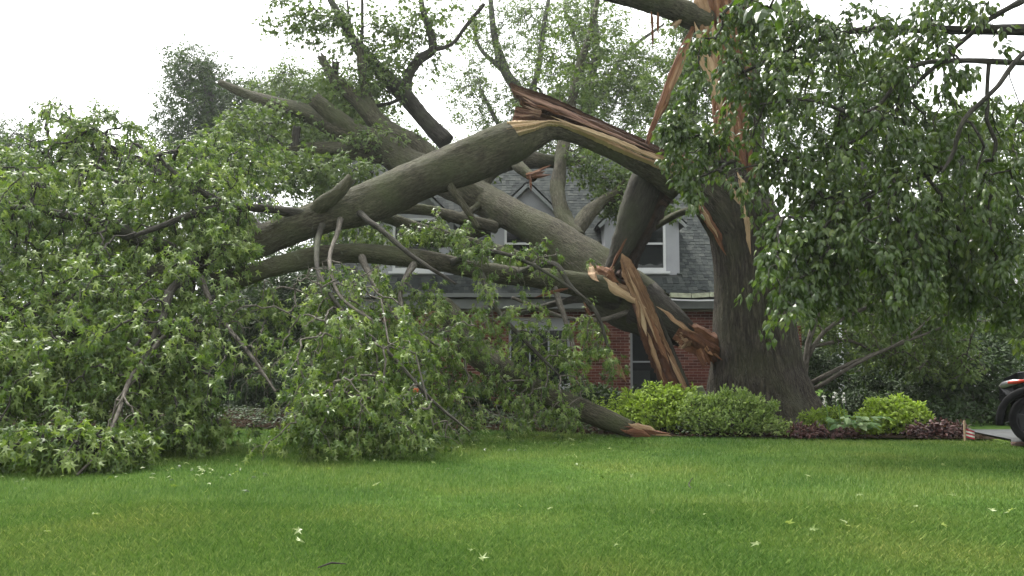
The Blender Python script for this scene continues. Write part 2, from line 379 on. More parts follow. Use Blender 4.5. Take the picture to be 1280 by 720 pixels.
M['leaf_wine'] = leafm('leaf_wine', [(.0, (.025, .014, .014)), (.5, (.065, .030, .028)), (.85, (.10, .045, .035)), (1., (.16, .17, .14))], .45, .15)
M['petal'] = simple('petal', (.75, .72, .68), .6, .08, 20)
M['mortar'] = simple('mortar', (.30, .25, .21), .95, .2, 30, bmp=.4)
BRK = [(.15, (0.056, 0.0192, 0.0144)), (.4, (0.1, 0.032, 0.0224)), (.62, (0.136, 0.048, 0.0336)), (.9, (0.168, 0.076, 0.056))]
M['brick'] = piece('brick', BRK, .85, 30, .4); M['brick_obj'] = piece('brick_single', BRK, .85, 30, .4, True)
SLT = [(.1, (0.0192, 0.0234, 0.0234)), (.45, (0.033, 0.039, 0.0378)), (.7, (0.0444, 0.0504, 0.0474)), (.95, (0.066, 0.072, 0.0648))]
M['slate'] = piece('slate', SLT, .9, 18, .4); M['slate_obj'] = piece('slate_single', SLT, .9, 18, .4, True)
M['roof_under'] = simple('roof_under', (.035, .038, .036), .9, .2, 5)
M['paint_grey'] = simple('paint_grey', (0.288, 0.2952, 0.3168), .6, .07, 3)
M['paint_white'] = simple('paint_white', (0.576, 0.584, 0.592), .5, .05, 4)
M['fascia'] = simple('fascia', (.14, .15, .145), .65, .12, 4)
M['gutter'] = simple('gutter_lichen', (0.322, 0.336, 0.238), .7, .35, 9, bmp=.3)
M['curtain'] = simple('curtain', (.62, .63, .62), .9, .08, 8)
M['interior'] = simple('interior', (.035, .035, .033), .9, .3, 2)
M['panel'] = simple('panel_grey', (.20, .215, .215), .7, .1, 3)
M['tyre'] = simple('tyre', (.007, .007, .0075), .9, .2, 20, spec=.15); M['cladding'] = simple('cladding', (.006, .006, .007), .75, .15, 40, spec=.2)
M['rim'] = simple('rim_metal', (.02, .02, .022), .4, .1, 10, metal=.6, bmp=0)
M['carpaint'] = simple('car_paint', (.005, .0055, .0065), .15, .1, 3, bmp=0, spec=.35)
M['chrome'] = simple('lamp_lens', (0.3375, 0.3375, 0.351), .08, .05, 5, metal=.6, bmp=0)
M['redlens'] = simple('amber_red_lens', (.45, .04, .02), .15, .2, 15, bmp=0)
M['siding'] = simple('white_siding', (0.592, 0.616, 0.616), .55, .05, 3)
M['grey_roof'] = simple('grey_shingle', (.13, .13, .14), .9, .3, 14, bmp=.4)
M['statue'] = simple('statue_white', (.62, .62, .60), .75, .15, 12, bmp=.3)
M['orange'] = simple('orange_band', (.55, .12, .03), .6, .2, 10)
M['mulch'] = simple('mulch', (.022, .017, .012), 1., .5, 18, bmp=1., spec=0.)
M['chips'] = leafm('bark_chips', [(.0, (.018, .012, .008)), (.5, (.022, .015, .010)), (.85, (.038, .026, .017)), (1., (.07, .05, .032))], 1., .0, .0)
M['asphalt'] = simple('driveway', (.036, .040, .040), .9, .3, 7, bmp=.5)
M['kerb'] = simple('kerb_brick', (.20, .12, .09), .9, .35, 9, bmp=.4)
M['stake'] = simple('stake', (.42, .30, .20), .8, .2, 15)
M['flag_red'] = simple('flag_red', (.42, .03, .05), .7, .2, 10)
M['moss'] = simple('moss_stub', (.13, .17, .085), .95, .35, 14, bmp=.6)
def glass():
    m, n, b = new_mat('window_glass'); b.inputs['Base Color'].default_value = (.02, .025, .025, 1); b.inputs['Roughness'].default_value = .04
    t = nd(n, 'ShaderNodeBsdfTransparent'); x = nd(n, 'ShaderNodeMixShader'); x.inputs[0].default_value = .6; b.inputs['Specular IOR Level'].default_value = .3
    tc = nd(n, 'ShaderNodeTexCoord'); ns = nd(n, 'ShaderNodeTexNoise', Scale=1.5); n.links.new(tc.outputs['Object'], ns.inputs['Vector']); bump(n, ns.outputs[0], .05, .02, b)
    n.links.new(b.outputs[0], x.inputs[1]); n.links.new(t.outputs[0], x.inputs[2]); n.links.new(x.outputs[0], n.nodes['Material Output'].inputs[0]); return m
M['glass'] = glass()
def grass_mats():
    out = []
    for nm, blade in (('lawn_soil', False), ('grass_blade', True)):
        m, n, b = new_mat(nm); g = nd(n, 'ShaderNodeTexCoord'); geo = nd(n, 'ShaderNodeNewGeometry')
        n1 = nd(n, 'ShaderNodeTexNoise', Scale=.55, Detail=4.0); n.links.new(geo.outputs['Position'], n1.inputs['Vector'])
        n2 = nd(n, 'ShaderNodeTexNoise', Scale=7.0, Detail=5.0); n.links.new(geo.outputs['Position'], n2.inputs['Vector'])
        r1 = ramp(n, [(.30, (.054, .118, .020)), (.50, (.082, .152, .027)), (.70, (.120, .176, .035))]); n.links.new(n1.outputs[0], r1.inputs[0])
        if blade:
            rn = attr(n, 'rnd'); r2 = ramp(n, [(0, (.55, .62, .5)), (.5, (1, 1, 1)), (.88, (1.35, 1.2, 1.3)), (1, (2.4, 1.75, 2.6))]); n.links.new(rn.outputs['Fac'], r2.inputs[0])
        else:
            r2 = ramp(n, [(.3, (.32, .36, .30)), (.7, (.75, .78, .7))]); n.links.new(n2.outputs[0], r2.inputs[0])
        c = mixc(n, 1.0, r1.outputs[0], r2.outputs[0], 'MULTIPLY'); n.links.new(c, b.inputs['Base Color'])
        b.inputs['Roughness'].default_value = .55 if blade else .95; b.inputs['Specular IOR Level'].default_value = .12 if blade else .05
        if blade:
            t = nd(n, 'ShaderNodeBsdfTranslucent'); n.links.new(c, t.inputs[0]); x = nd(n, 'ShaderNodeMixShader'); x.inputs[0].default_value = .3
            n.links.new(b.outputs[0], x.inputs[1]); n.links.new(t.outputs[0], x.inputs[2]); n.links.new(x.outputs[0], n.nodes['Material Output'].inputs[0])
        else: bump(n, n2.outputs[0], .5, .03, b)
        out.append(m)
    return out
M['soil'], M['blade'] = grass_mats()

# ------------------------------------------------------------------ ground, bed, driveway, lawn
def hgt(x, y): return .02 * np.sin(x * .7 + 1) * np.sin(y * .5) - .01
def ground():
    xs = np.concatenate([[-400, -150, -60], np.linspace(-30, 30, 61), [60, 150, 400]]); ys = np.concatenate([[-200, -60, -20], np.linspace(-5, 45, 51), [60, 120, 600]])
    X, Y = np.meshgrid(xs, ys); Z = np.where((abs(X) < 29) & (Y > -4) & (Y < 44), hgt(X, Y), -.03)
    V = np.stack([X, Y, Z], -1).reshape(-1, 3); r, c = X.shape
    i = np.arange(r * c).reshape(r, c); Q = np.stack([i[:-1, :-1], i[:-1, 1:], i[1:, 1:], i[1:, :-1]], -1).reshape(-1, 4)
    kind(link('ground', np_mesh('ground', V, Q, True), None, M['soil']), 'structure')
ground()
def sheet(name, poly, z, mat):
    n = len(poly); V = [(x, y, z) for x, y in poly]; c = np.mean(V, 0); V = np.vstack([V, [c]])
    return kind(link(name, np_mesh(name, V, np.array([(n, i, (i + 1) % n) for i in range(n)])), None, mat), 'structure')
bedF = [(2.0, 14.15), (3.4, 14.0), (5.0, 13.85), (6.4, 13.8), (7.4, 13.55)]        # front edge of the planting bed
sheet('planting_bed', bedF + [(7.7, 15.5), (8.2, 19), (8, 22.4), (0, 22.4), (-14, 22.3), (-14, 17), (-6, 16.2), (-3.5, 15.8), (-.5, 15.4)], .026, M['mulch'])
sheet('driveway', [(7.52, 13.5), (7.1, 12.75), (9, 11.2), (14, 9.5), (30, 9), (30, 15.8), (12, 15.6), (7.75, 15.4)], .030, M['asphalt'])
kb = MB(); rg = random.Random(4); q = np.array([7.15, 12.8])
for i in range(14):
    a = q + np.array([.30, -.22]) * i; kb.box(a[0], a[0] + .26, a[1] - .05, a[1] + .05, 0, .045 + rg.uniform(0, .02))
kind(kb.build('driveway_edging', M['kerb']), 'structure')

def lawn():
    rng = np.random.default_rng(5); N = 600000
    Y = 4.4 + (rng.uniform(0, 1, N) ** 1.25) * 11.8; X = rng.uniform(-1, 1, N) * (Y * .62 + .5)
    front = np.interp(X, [-20, -14, -6, -3.5, -.5, 2.0] + [p[0] for p in bedF[1:]] + [7.5, 12], [17, 17, 16.2, 15.8, 15.4, 14.2] + [p[1] for p in bedF[1:]] + [12.5, 9.4])
    k = Y < front + .05; X, Y = X[k], Y[k]; N = len(X)
    keepd = rng.uniform(0, 1, N) < np.clip(1.15 - (Y - 6) * .055, .35, 1); X, Y = X[keepd], Y[keepd]; N = len(X)
    h = rng.uniform(.022, .055, N) * (1 + .35 * np.sin(X * 1.3 + Y * .7) * np.sin(Y * 1.1)); wd = (.0015 + .00024 * Y) * rng.uniform(.7, 1.5, N)
    az = rng.uniform(0, 2 * np.pi, N); ln = rng.uniform(.2, 1.1, N) * h
    fx, fy = np.cos(az), np.sin(az); b = np.stack([X, Y, hgt(X, Y) - .004], -1)
    sd_ = np.stack([-fy, fx, 0 * fx], -1) * wd[:, None]; lean = np.stack([fx * ln, fy * ln, h], -1)
    V = np.stack([b - sd_, b + sd_, b + lean * np.array([.45, .45, .62]) + sd_ * .8, b + lean], 1)
    near = Y < 7.6; r = rng.uniform(0, 1, N)
    Vn = V[near]; Vf = V[~near][:, [0, 1, 3]]; nn = len(Vn)
    T = (np.array([(0, 1, 2), (0, 2, 3)])[None] + (np.arange(nn) * 4)[:, None, None]).reshape(-1, 3); T2 = np.arange(len(Vf) * 3).reshape(-1, 3) + nn * 4
    o = link('lawn_grass', np_mesh('lawn_grass', np.vstack([Vn.reshape(-1, 3), Vf.reshape(-1, 3)]), np.vstack([T, T2]), False, rnd=np.concatenate([np.repeat(r[near], 4), np.repeat(r[~near], 3)])), None, M['blade'])
    kind(o, 'stuff'); tag(o, 'short green mown lawn grass in front of the fallen tree', 'grass')
lawn()

# ------------------------------------------------------------------ brick house
HY = 22.5; ZB = 2.50                                   # front wall plane, top of the brickwork
def hx(px): return (px - 640) / F * HY * 1.003
XL, XR, XP = hx(432), hx(1000), hx(1052)               # left end, right end of brick, right end of porch roof
def build_house():
    h = thing('brick_house', 'red brick house with grey slate roof and gabled dormers under the fallen tree', 'house', (0, HY, 0))
    off = Vector((0, HY, 0))
    def put(o):
        o.location = -off; return o
    rng = random.Random(11)
    # openings (x0,x1,z0,z1)
    W = [(hx(787), hx(836), .35, 2.0), (hx(636), hx(712), .55, 2.28), (hx(462), hx(518), .3, 2.05), (hx(925), hx(965), .6, 2.0)]
    xs = sorted({XL, XR} | {a for o in W for a in o[:2]}); zs = sorted({-.05, ZB} | {a for o in W for a in o[2:]})
    mb = MB()
    for x0, x1 in zip(xs, xs[1:]):
        for z0, z1 in zip(zs, zs[1:]):
            cx, cz = (x0 + x1) / 2, (z0 + z1) / 2
            if any(a < cx < b and c < cz < d for a, b, c, d in W): continue
            mb.box(x0, x1, HY, HY + .3, z0, z1)
    mb.box(XL, XL + .3, HY + .31, HY + 7.5, -.05, ZB); mb.box(XR - .3, XR, HY + .31, HY + 7.5, -.05, ZB); mb.box(XL, XR, HY + 7.51, HY + 7.8, -.05, ZB)
    wall = put(mb.build('wall', M['mortar'], h))
    # bricks
    def brick_v(x0, x1, z0, z1, d): return x0, x1, HY - d, HY + .02, z0, z1
    cand = []; rest = MB(); L, H = .215, .072
    for r in range(int(ZB / H)):
        z0 = r * H + .004; x = XL - (.11 if r % 2 else 0)
        while x < XR:
            x0, x1 = max(x + .005, XL), min(x + L - .006, XR); x += L
            if x1 - x0 < .05: continue
            segs = [(x0, x1)]
            for a, b, c, d in W:
                if c - .03 < z0 + .03 < d:
                    ns = []
                    for s0, s1 in segs:
                        if s1 <= a or s0 >= b: ns.append((s0, s1)); continue
                        if a - s0 > .04: ns.append((s0, a - .004))
                        if s1 - b > .04: ns.append((b + .004, s1))
                    segs = ns
            for s0, s1 in segs: cand.append((s0, s1, z0, z0 + H - .011))
    vis = [c for c in cand if hx(722) < (c[0] + c[1]) / 2 < hx(900) and c[2] > .75 and abs(c[1] - c[0] - (L - .011)) < .002]
    vis = sorted(vis, key=lambda c: -(c[2] > 1.3) * 1 - rng.random())[:300]; vs = set(vis)
    bm = MB().box(0, L - .011, -.009, .02, 0, H - .011); proto = None
    for c in vis:
        if proto is None:
            proto = bm.build('brick', M['brick_obj'], wall); o = proto
        else:
            o = proto.copy(); COL.objects.link(o); o.parent = wall
        o.location = (c[0], HY - rng.uniform(0, .004), c[2])
    for c in cand:
        if c not in vs: rest.box(c[0], c[1], HY - .007 - rng.uniform(0, .005), HY + .02, c[2], c[3], rnd=rng.random())
    kind(rest.build('brick_courses', M['brick'], wall), 'stuff')
    # windows of the ground floor
    for i, (a, b, c, d) in enumerate(W):
        f = MB(); t = .06; y0, y1 = HY + .03, HY + .14
        f.box(a, a + t, y0, y1, c, d).box(b - t, b, y0, y1, c, d).box(a + t, b - t, y0, y1, d - t, d).box(a + t, b - t, y0, y1, c, c + t)
        wf = put(f.build('window', M['paint_grey'] if i else M['panel'], h))
        s = MB().box(a - .05, b + .05, HY - .06, HY + .028, c - .07, c - .004); s.build('sill', M['paint_grey'], wf)
        mid = (c + d) / 2
        if i in (1,):
            n = 3; w_ = (b - a - 2 * t) / n
            for k in range(n):
                MB().box(a + t + k * w_ + .02, a + t + (k + 1) * w_ - .02, HY + .08, HY + .087, c + t, d - t - .25).build('pane', M['glass'], wf)
                if k: MB().box(a + t + k * w_ - .02, a + t + k * w_ + .02, HY + .05, HY + .13, c + t, d - t).build('mullion', M['paint_grey'], wf)
            MB().box(a + t, b - t, HY + .05, HY + .12, d - t - .25, d - t).build('transom_panel', M['paint_grey'], wf)
        else:
            MB().box(a + t, b - t, HY + .07, HY + .077, mid + .02, d - t).build('pane', M['glass'], wf)
            MB().box(a + t, b - t, HY + .10, HY + .107, c + t, mid - .02).build('pane', M['glass'], wf)
            MB().box(a + t, b - t, HY + .06, HY + .12, mid - .02, mid + .02).build('meeting_rail', M['paint_grey'] if i else M['panel'], wf)
    # things just inside the window by the trunk: pale panel below the sill height
    put(MB().box(hx(787) + .1, hx(815), HY + .5, HY + .55, .3, .95).build('curtain', M['panel'], h))
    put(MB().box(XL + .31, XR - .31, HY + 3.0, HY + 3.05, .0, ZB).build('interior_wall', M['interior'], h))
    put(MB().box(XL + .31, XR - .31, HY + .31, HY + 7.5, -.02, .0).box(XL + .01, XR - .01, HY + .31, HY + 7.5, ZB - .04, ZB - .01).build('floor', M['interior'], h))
    for px in (527, 625, 722):
        pass
    # shutters beside the left window
    for x in (hx(462) - .42, hx(518) + .03):
        s = MB(); s.box(x, x + .38, HY - .045, HY - .012, .35, 2.0)
        for k in range(24): s.bar((x + .05, HY - .05, .42 + k * .064), (x + .33, HY - .05, .42 + k * .064), .02, .05, (0, .4, 1))
        put(s.build('shutter', M['panel'], h))
    # eaves: fascia, soffit, broken gutter
    EY, EZ = HY - .45, 2.93
    put(MB().box(XL - .3, XP, HY - .40, HY - .36, 2.50, 2.74).box(XL - .3, XP, HY - .359, HY + .02, 2.52, 2.56).build('fascia', M['fascia'], h))
    g = MB(); rg = random.Random(3)
    for a, b, dz in ((806, 832, .02), (833, 858, 0), (859, 880, -.02), (881, 930, 0.01)):
        x0, x1 = hx(a), hx(b)
        put(MB().bar((x0, EY - .07, 2.83 + dz), (x1, EY - .07, 2.815 - dz), .10, .11, rnd=rg.random()).build('gutter', M['gutter'], h))
    lp = [(hx(824), EY - .16, 2.735), (hx(840), EY - .17, 2.70), (hx(866), EY - .17, 2.685), (hx(902), EY - .16, 2.70)]
    mb = MB()
    for p, q_ in zip(lp, lp[1:]): mb.bar(p, q_, .09, .035)
    put(mb.build('torn_gutter_strip', M['paint_white'], h))
    put(MB().bar((XL - .3, EY - .05, 2.83), (hx(800), EY - .05, 2.83), .10, .10).bar((hx(932), EY - .05, 2.80), (XP, EY - .05, 2.80), .10, .10).build('gutter', M['fascia'], h))
    # roof
    ANG = math.radians(50); ca, sa = math.cos(ANG), math.sin(ANG); SL = 5.7
    def rp(x, s, lift=0): return np.array([x, EY + s * ca - lift * sa, EZ - .06 + s * sa + lift * ca])
    ridge = rp(0, SL); hipk = .75
    mb = MB()
    A = [rp(XL - .3, 0), rp(XP, 0), rp(XP - SL * ca * hipk, SL), rp(XL - .3, SL)]
    B0 = np.array([XP, EY + 2 * SL * ca, EZ - .06]); B1 = np.array([XL - .3, EY + 2 * SL * ca, EZ - .06])
    mb.add(A, [(0, 1, 2, 3)]); mb.add([A[3], A[2], B0, B1], [(0, 1, 2, 3)]); mb.add([A[1], B0, A[2]], T=[(0, 1, 2)]); mb.add([A[0], A[3], B1], T=[(0, 1, 2)])
    mb.add([A[0], A[1], B0, B1], [(0, 3, 2, 1)])
    roof = put(mb.build('roof', M['roof_under'], h))
    DC = [hx(803), hx(660), hx(520)]; DW = .95
    exp_ = .112; cand = []
    for r in range(int(SL / exp_)):
        s = r * exp_; x = XL - .3 + rng.uniform(0, .1) - .2
        xe = XP - s * ca * hipk
        while x < xe:
            wd = rng.choice((.11, .13, .15)); x0, x1 = x + .003, min(x + wd - .003, xe); x += wd
            if x1 - x0 < .05 or x1 < XL - .3: continue
            zc = EZ + s * sa; cx = (x0 + x1) / 2
            if any(abs(cx - d) < DW - .02 and 3.25 < zc < 4.9 for d in DC): continue
            if r == 0 and hx(800) < cx < hx(905) and rng.random() < .25: continue
            cand.append((x0, x1, s + rng.uniform(-.012, .012), rng.uniform(0, .006)))
    def slate_box(m, w_, rnd): 
        V = [(0, -.01, .0), (w_, -.01, .0), (w_, .22, .0), (0, .22, .0), (0, -.01, .016), (w_, -.01, .016), (w_, .22, .006), (0, .22, .006)]
        return np.array(V)
    QF = [(0, 3, 2, 1), (4, 5, 6, 7), (0, 1, 5, 4), (1, 2, 6, 5), (2, 3, 7, 6), (3, 0, 4, 7)]
    def to_roof(V, x0, s, lift):
        return np.stack([V[:, 0] + x0, EY + (s + V[:, 1]) * ca - (V[:, 2] + lift + .012) * sa, EZ - .06 + (s + V[:, 1]) * sa + (V[:, 2] + lift + .012) * ca], -1)
    vis = [c for c in cand if hx(851) < (c[0] + c[1]) / 2 < hx(902) and c[2] < 3.2 and c[1] - c[0] > .09][:300]; vs = set(vis); protos = {}
    for c in vis:
        w_ = round(c[1] - c[0], 3)
        if w_ not in protos:
            protos[w_] = MB().add(slate_box(None, w_, 0), QF).build('slate', M['slate_obj'], roof); o = protos[w_]
        else: o = protos[w_].copy(); COL.objects.link(o); o.parent = roof
        p = rp(c[0], c[2], .012 + c[3]); o.location = p; o.rotation_euler = (ANG, 0, rng.uniform(-.02, .02))
    mb = MB()
    for c in cand:
        if c in vs: continue
        mb.add(to_roof(slate_box(None, c[1] - c[0], 0), c[0], c[2], c[3]), QF, rnd=rng.random())
    kind(mb.build('slates', M['slate'], roof), 'stuff')
    # dormers
    for c in DC:
        y0 = HY - .02; zb, ze, za = 3.33, 4.80, 5.72; x0, x1 = c - DW, c + DW
        wx0, wx1, wz0, wz1 = c - .60, c + .60, 3.47, 4.84
        f = MB()
        f.box(x0, wx0, y0, y0 + .10, zb, ze).box(wx1, x1, y0, y0 + .10, zb, ze).box(wx0, wx1, y0, y0 + .10, zb, wz0).box(wx0, wx1, y0 + .0, y0 + .10, wz1, ze + .1)
        f.tri_prism([(x0, y0 + .003, ze), (x1, y0 + .003, ze), (c, y0 + .003, za)], (0, .09, 0))
        for x in (x0, x1 - .05): f.tri_prism([(x, y0 + .105, zb), (x, y0 + .105, ze), (x, HY + 1.6, ze)], (.05, 0, 0))
        dm = put(f.build('dormer', M['paint_grey'], h))
        for x in np.linspace(x0 + .16, x1 - .16, 9):
            zt = za - abs(x - c) * (za - ze) / DW - .12
            if zt > wz1 + .12: MB().box(x - .006, x + .006, y0 - .008, y0 + .002, wz1 + .1, zt).build('batten', M['paint_grey'], dm)
        r = MB()
        for sgn in (-1, 1):
            e = np.array([c + sgn * (DW + .16), y0 - .14, ze - .13]); a = np.array([c, y0 - .14, za + .04]); bk_ = np.array([0, 2.6, 0])
            r.add([e, a, a + bk_, e + bk_, e + [0, 0, -.03], a + [0, 0, -.03], a + bk_ + [0, 0, -.03], e + bk_ + [0, 0, -.03]], QF)
        r.build('dormer_roof', M['roof_under'], dm)
        s_ = MB()
        for sgn in (-1, 1):
            e = np.array([c + sgn * (DW + .17), y0 - .15, ze - .12]); a = np.array([c, y0 - .15, za + .06]); d = norm(a - e); Ld = np.linalg.norm(a - e); nrm = np.array([-d[2] * sgn * 1, 0, abs(d[0])]); nrm = norm(np.array([sgn * d[2], 0, abs(d[0])]))
            k = 0.
            while k < Ld - .05:
                y = 0.
                while y < 2.4:
                    wd = rng.choice((.16, .2)); p = e + d * k + np.array([0, y, 0]) + nrm * rng.uniform(.006, .014)
                    s_.add([p, p + d * .16, p + d * .16 + [0, wd - .006, 0], p + [0, wd - .006, 0], p + nrm * .014, p + d * .16 + nrm * .004, p + d * .16 + [0, wd - .006, 0] + nrm * .004, p + [0, wd - .006, 0] + nrm * .014], QF, rnd=rng.random()); y += wd
                k += .128
        kind(s_.build('dormer_slates', M['slate'], dm), 'stuff')
        t = MB()
        for sgn in (-1, 1): t.bar((c + sgn * (DW + .16), y0 - .17, ze - .21), (c, y0 - .17, za - .04), .03, .08, (0, 0, 1))
        t.build('rake_board', M['panel'], dm)
        t = MB(); k = .06; fy0, fy1 = y0 - .03, y0 + .07
        t.box(wx0, wx0 + k, fy0, fy1, wz0, wz1).box(wx1 - k, wx1, fy0, fy1, wz0, wz1).box(wx0 + k, wx1 - k, fy0, fy1, wz1 - k, wz1).box(wx0 + k, wx1 - k, fy0, fy1, wz0, wz0 + .09)
        t.build('window_frame', M['paint_white'], dm)
        zm = (wz0 + wz1) / 2 + .03
        MB().box(wx0 + k, wx1 - k, y0 + .0, y0 + .06, zm - .025, zm + .025).build('meeting_rail', M['paint_white'], dm)
        MB().box(wx0 + k, wx1 - k, y0 + .02, y0 + .027, zm + .025, wz1 - k).build('pane', M['glass'], dm)
        MB().box(wx0 + k, wx1 - k, y0 + .045, y0 + .052, wz0 + .09, zm - .025).build('pane', M['glass'], dm)
        cv = MB(); nn = 26
        for i in range(nn):
            xa = wx0 + k + (wx1 - wx0 - 2 * k) * i / nn; xb = wx0 + k + (wx1 - wx0 - 2 * k) * (i + 1) / nn
            cv.box(xa, xb, y0 + .12 + .012 * math.sin(i * 1.9), y0 + .14 + .012 * math.sin(i * 1.9), wz0 + .05, wz0 + .19 + .02 * math.sin(i * .8))
        cv.build('curtain', M['curtain'], dm)
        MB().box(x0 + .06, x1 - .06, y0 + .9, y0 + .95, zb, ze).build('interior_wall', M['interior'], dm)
        MB().box(wx0 - .1, wx1 + .1, y0 - .07, y0 + .0 - .004, wz0 - .06, wz0 - .003).build('sill', M['paint_white'], dm)
    # porch end right of the trunk
    put(MB().box(XP - .24, XP - .12, HY - .32, HY - .20, 0, 2.5).box(XP - .28, XP - .08, HY - .36, HY - .16, 2.38, 2.499).box(XP - .28, XP - .08, HY - .36, HY - .16, 0, .16).build('porch_post', M['paint_white'], h))
    return h
house = build_house()

def neighbour():
    Y = 31.0
    h = thing('neighbour_house', 'white clapboard house with grey gable roof glimpsed behind the trees', 'house', (P(1250, 470, Y)[0], Y, 0))
    loc = np.array(h.location); ang = math.radians(-20)
    # gable wall in local coordinates: u along the wall, v back
    U = np.array([math.cos(ang), math.sin(ang), 0]); Vv = np.array([-U[1], U[0], 0])
    w_, ze, za, dp = 7.0, 2.9, 6.6, 9.0
    def pt(u, v, z): return U * u + Vv * v + np.array([0, 0, z])
    mb = MB(); mb.tri_prism([pt(0, .05, 0), pt(w_, .05, 0), pt(w_, .05, ze), pt(w_ / 2, .05, za), pt(0, .05, ze)], Vv * dp)
    wall = mb.build('wall', M['siding'], h)
    z = 0.0
    while z < za - .2:
        k = 0 if z < ze else (z - ze) / (za - ze) * w_ / 2
        k2 = 0 if z + .2 < ze else (z + .2 - ze) / (za - ze) * w_ / 2
        a = [pt(k, .02, z), pt(w_ - k, .02, z), pt(w_ - k2, .045, z + .2), pt(k2, .045, z + .2)]
        mb = MB(); mb.add(a + [x + Vv * .03 for x in a], [(0, 1, 2, 3), (0, 4, 5, 1), (3, 2, 6, 7), (0, 3, 7, 4), (1, 5, 6, 2)])
        mb.build('board', M['siding'], wall); z += .2
    rf = MB()
    for e, sgn in (((-.35, ze - .37), -1), ((w_ + .35, ze - .37), 1)):
        rf.add([pt(e[0], -.3, e[1]), pt(w_ / 2, -.3, za), pt(w_ / 2, dp + .3, za), pt(e[0], dp + .3, e[1]), pt(e[0], -.3, e[1] + .18), pt(w_ / 2, -.3, za + .18), pt(w_ / 2, dp + .3, za + .18), pt(e[0], dp + .3, e[1] + .18)],
               [(0, 3, 2, 1), (4, 5, 6, 7), (0, 1, 5, 4), (1, 2, 6, 5), (2, 3, 7, 6), (3, 0, 4, 7)])
    roof = rf.build('roof', M['grey_roof'], h)
    t = MB()
    for u0, sgn in ((-.36, 1), (w_ + .36, -1)): t.bar(pt(u0, -.32, ze - .36), pt(w_ / 2, -.32, za + .02), .05, .2, (0, 0, 1))
    t.build('rake_board', M['paint_white'], roof)
    win = MB(); win.box(0, 0, 0, 0, 0, 0); 
    f = MB()
    a, b, c, d = w_ / 2 - .5, w_ / 2 + .5, 3.3, 4.7
    for u0, u1, z0, z1 in ((a, a + .08, c, d), (b - .08, b, c, d), (a, b, d - .08, d), (a, b, c, c + .08)): f.tri_prism([pt(u0, -.03, z0), pt(u1, -.03, z0), pt(u1, -.03, z1), pt(u0, -.03, z1)], Vv * .06)
    wf = f.build('window', M['paint_white'], h)
    MB().tri_prism([pt(a + .08, -.0, c + .08), pt(b - .08, -.0, c + .08), pt(b - .08, 0, d - .08), pt(a + .08, 0, d - .08)], Vv * .01).build('pane', M['glass'], wf)
neighbour()

# ------------------------------------------------------------------ the broken maple: standing trunk
def splinter(name, parent, a, b, w, t, mat, seed, rnd=.5, tip=.05, mid=None, seg=9, ref=None, fat=.5, jag=0.):
    """long torn wedge of wood from a to b, widest at the fraction fat"""
    a = np.asarray(a, float); b = np.asarray(b, float); rng = np.random.default_rng(seed)
    ks = [0, .12, .3, .5, .7, .88, 1.]; pts = []; rad = []
    for k in ks:
        p = a * (1 - k) + b * k
        if mid is not None: p = p + np.asarray(mid) * 4 * k * (1 - k)
        pts.append(p + rng.normal(0, w * .06, 3)); pr = (k / fat if k < fat else (1 - k) / (1 - fat))
        rad.append(w / 2 * max(tip, min(1, pr * 1.6) * rng.uniform(.8, 1.1)))
    mb = MB(); mb.tube(pts, rad, seg=seg, step=max(.04, np.linalg.norm(b - a) / 26), lump=.15, rough=.07, seed=seed, prof=ridge_prof(seg, seed, .5, 1.1), flat=t / w, ref=ref, jag1=jag, jag0=jag * .5, rnd=rnd)
    return mb.build(name, mat, parent)
def burst(name, parent, c, axis, r, n, ln, mat, seed, w=.05, cone=.3):
    """ragged torn end: a sheaf of wood fibres"""
    rng = np.random.default_rng(seed); axis = norm(np.asarray(axis, float)); mb = MB()
    u = norm(np.cross(axis, [.3, .2, .9])); v = np.cross(axis, u)
    for i in range(n):
        a, q = rng.uniform(0, 6.28), math.sqrt(rng.uniform(0, 1)); o = c + (u * math.cos(a) + v * math.sin(a)) * r * q
        d = norm(axis + (u * math.cos(a) + v * math.sin(a)) * cone * q + rng.normal(0, .08, 3)); l = ln * rng.uniform(.3, 1.1); ww = w * rng.uniform(.5, 1.4)
        pts = [o - axis * ln * .4, o, o + d * l * .6, o + d * l]
        mb.tube(pts, [ww, ww, ww * .6, ww * .08], seg=6, step=l / 5, rough=.1, lump=.15, seed=int(seed * 31 + i), prof=ridge_prof(6, seed * 7 + i, .4, 1.2), flat=rng.uniform(.3, .8), rnd=rng.random())
    return mb.build(name, mat, parent)

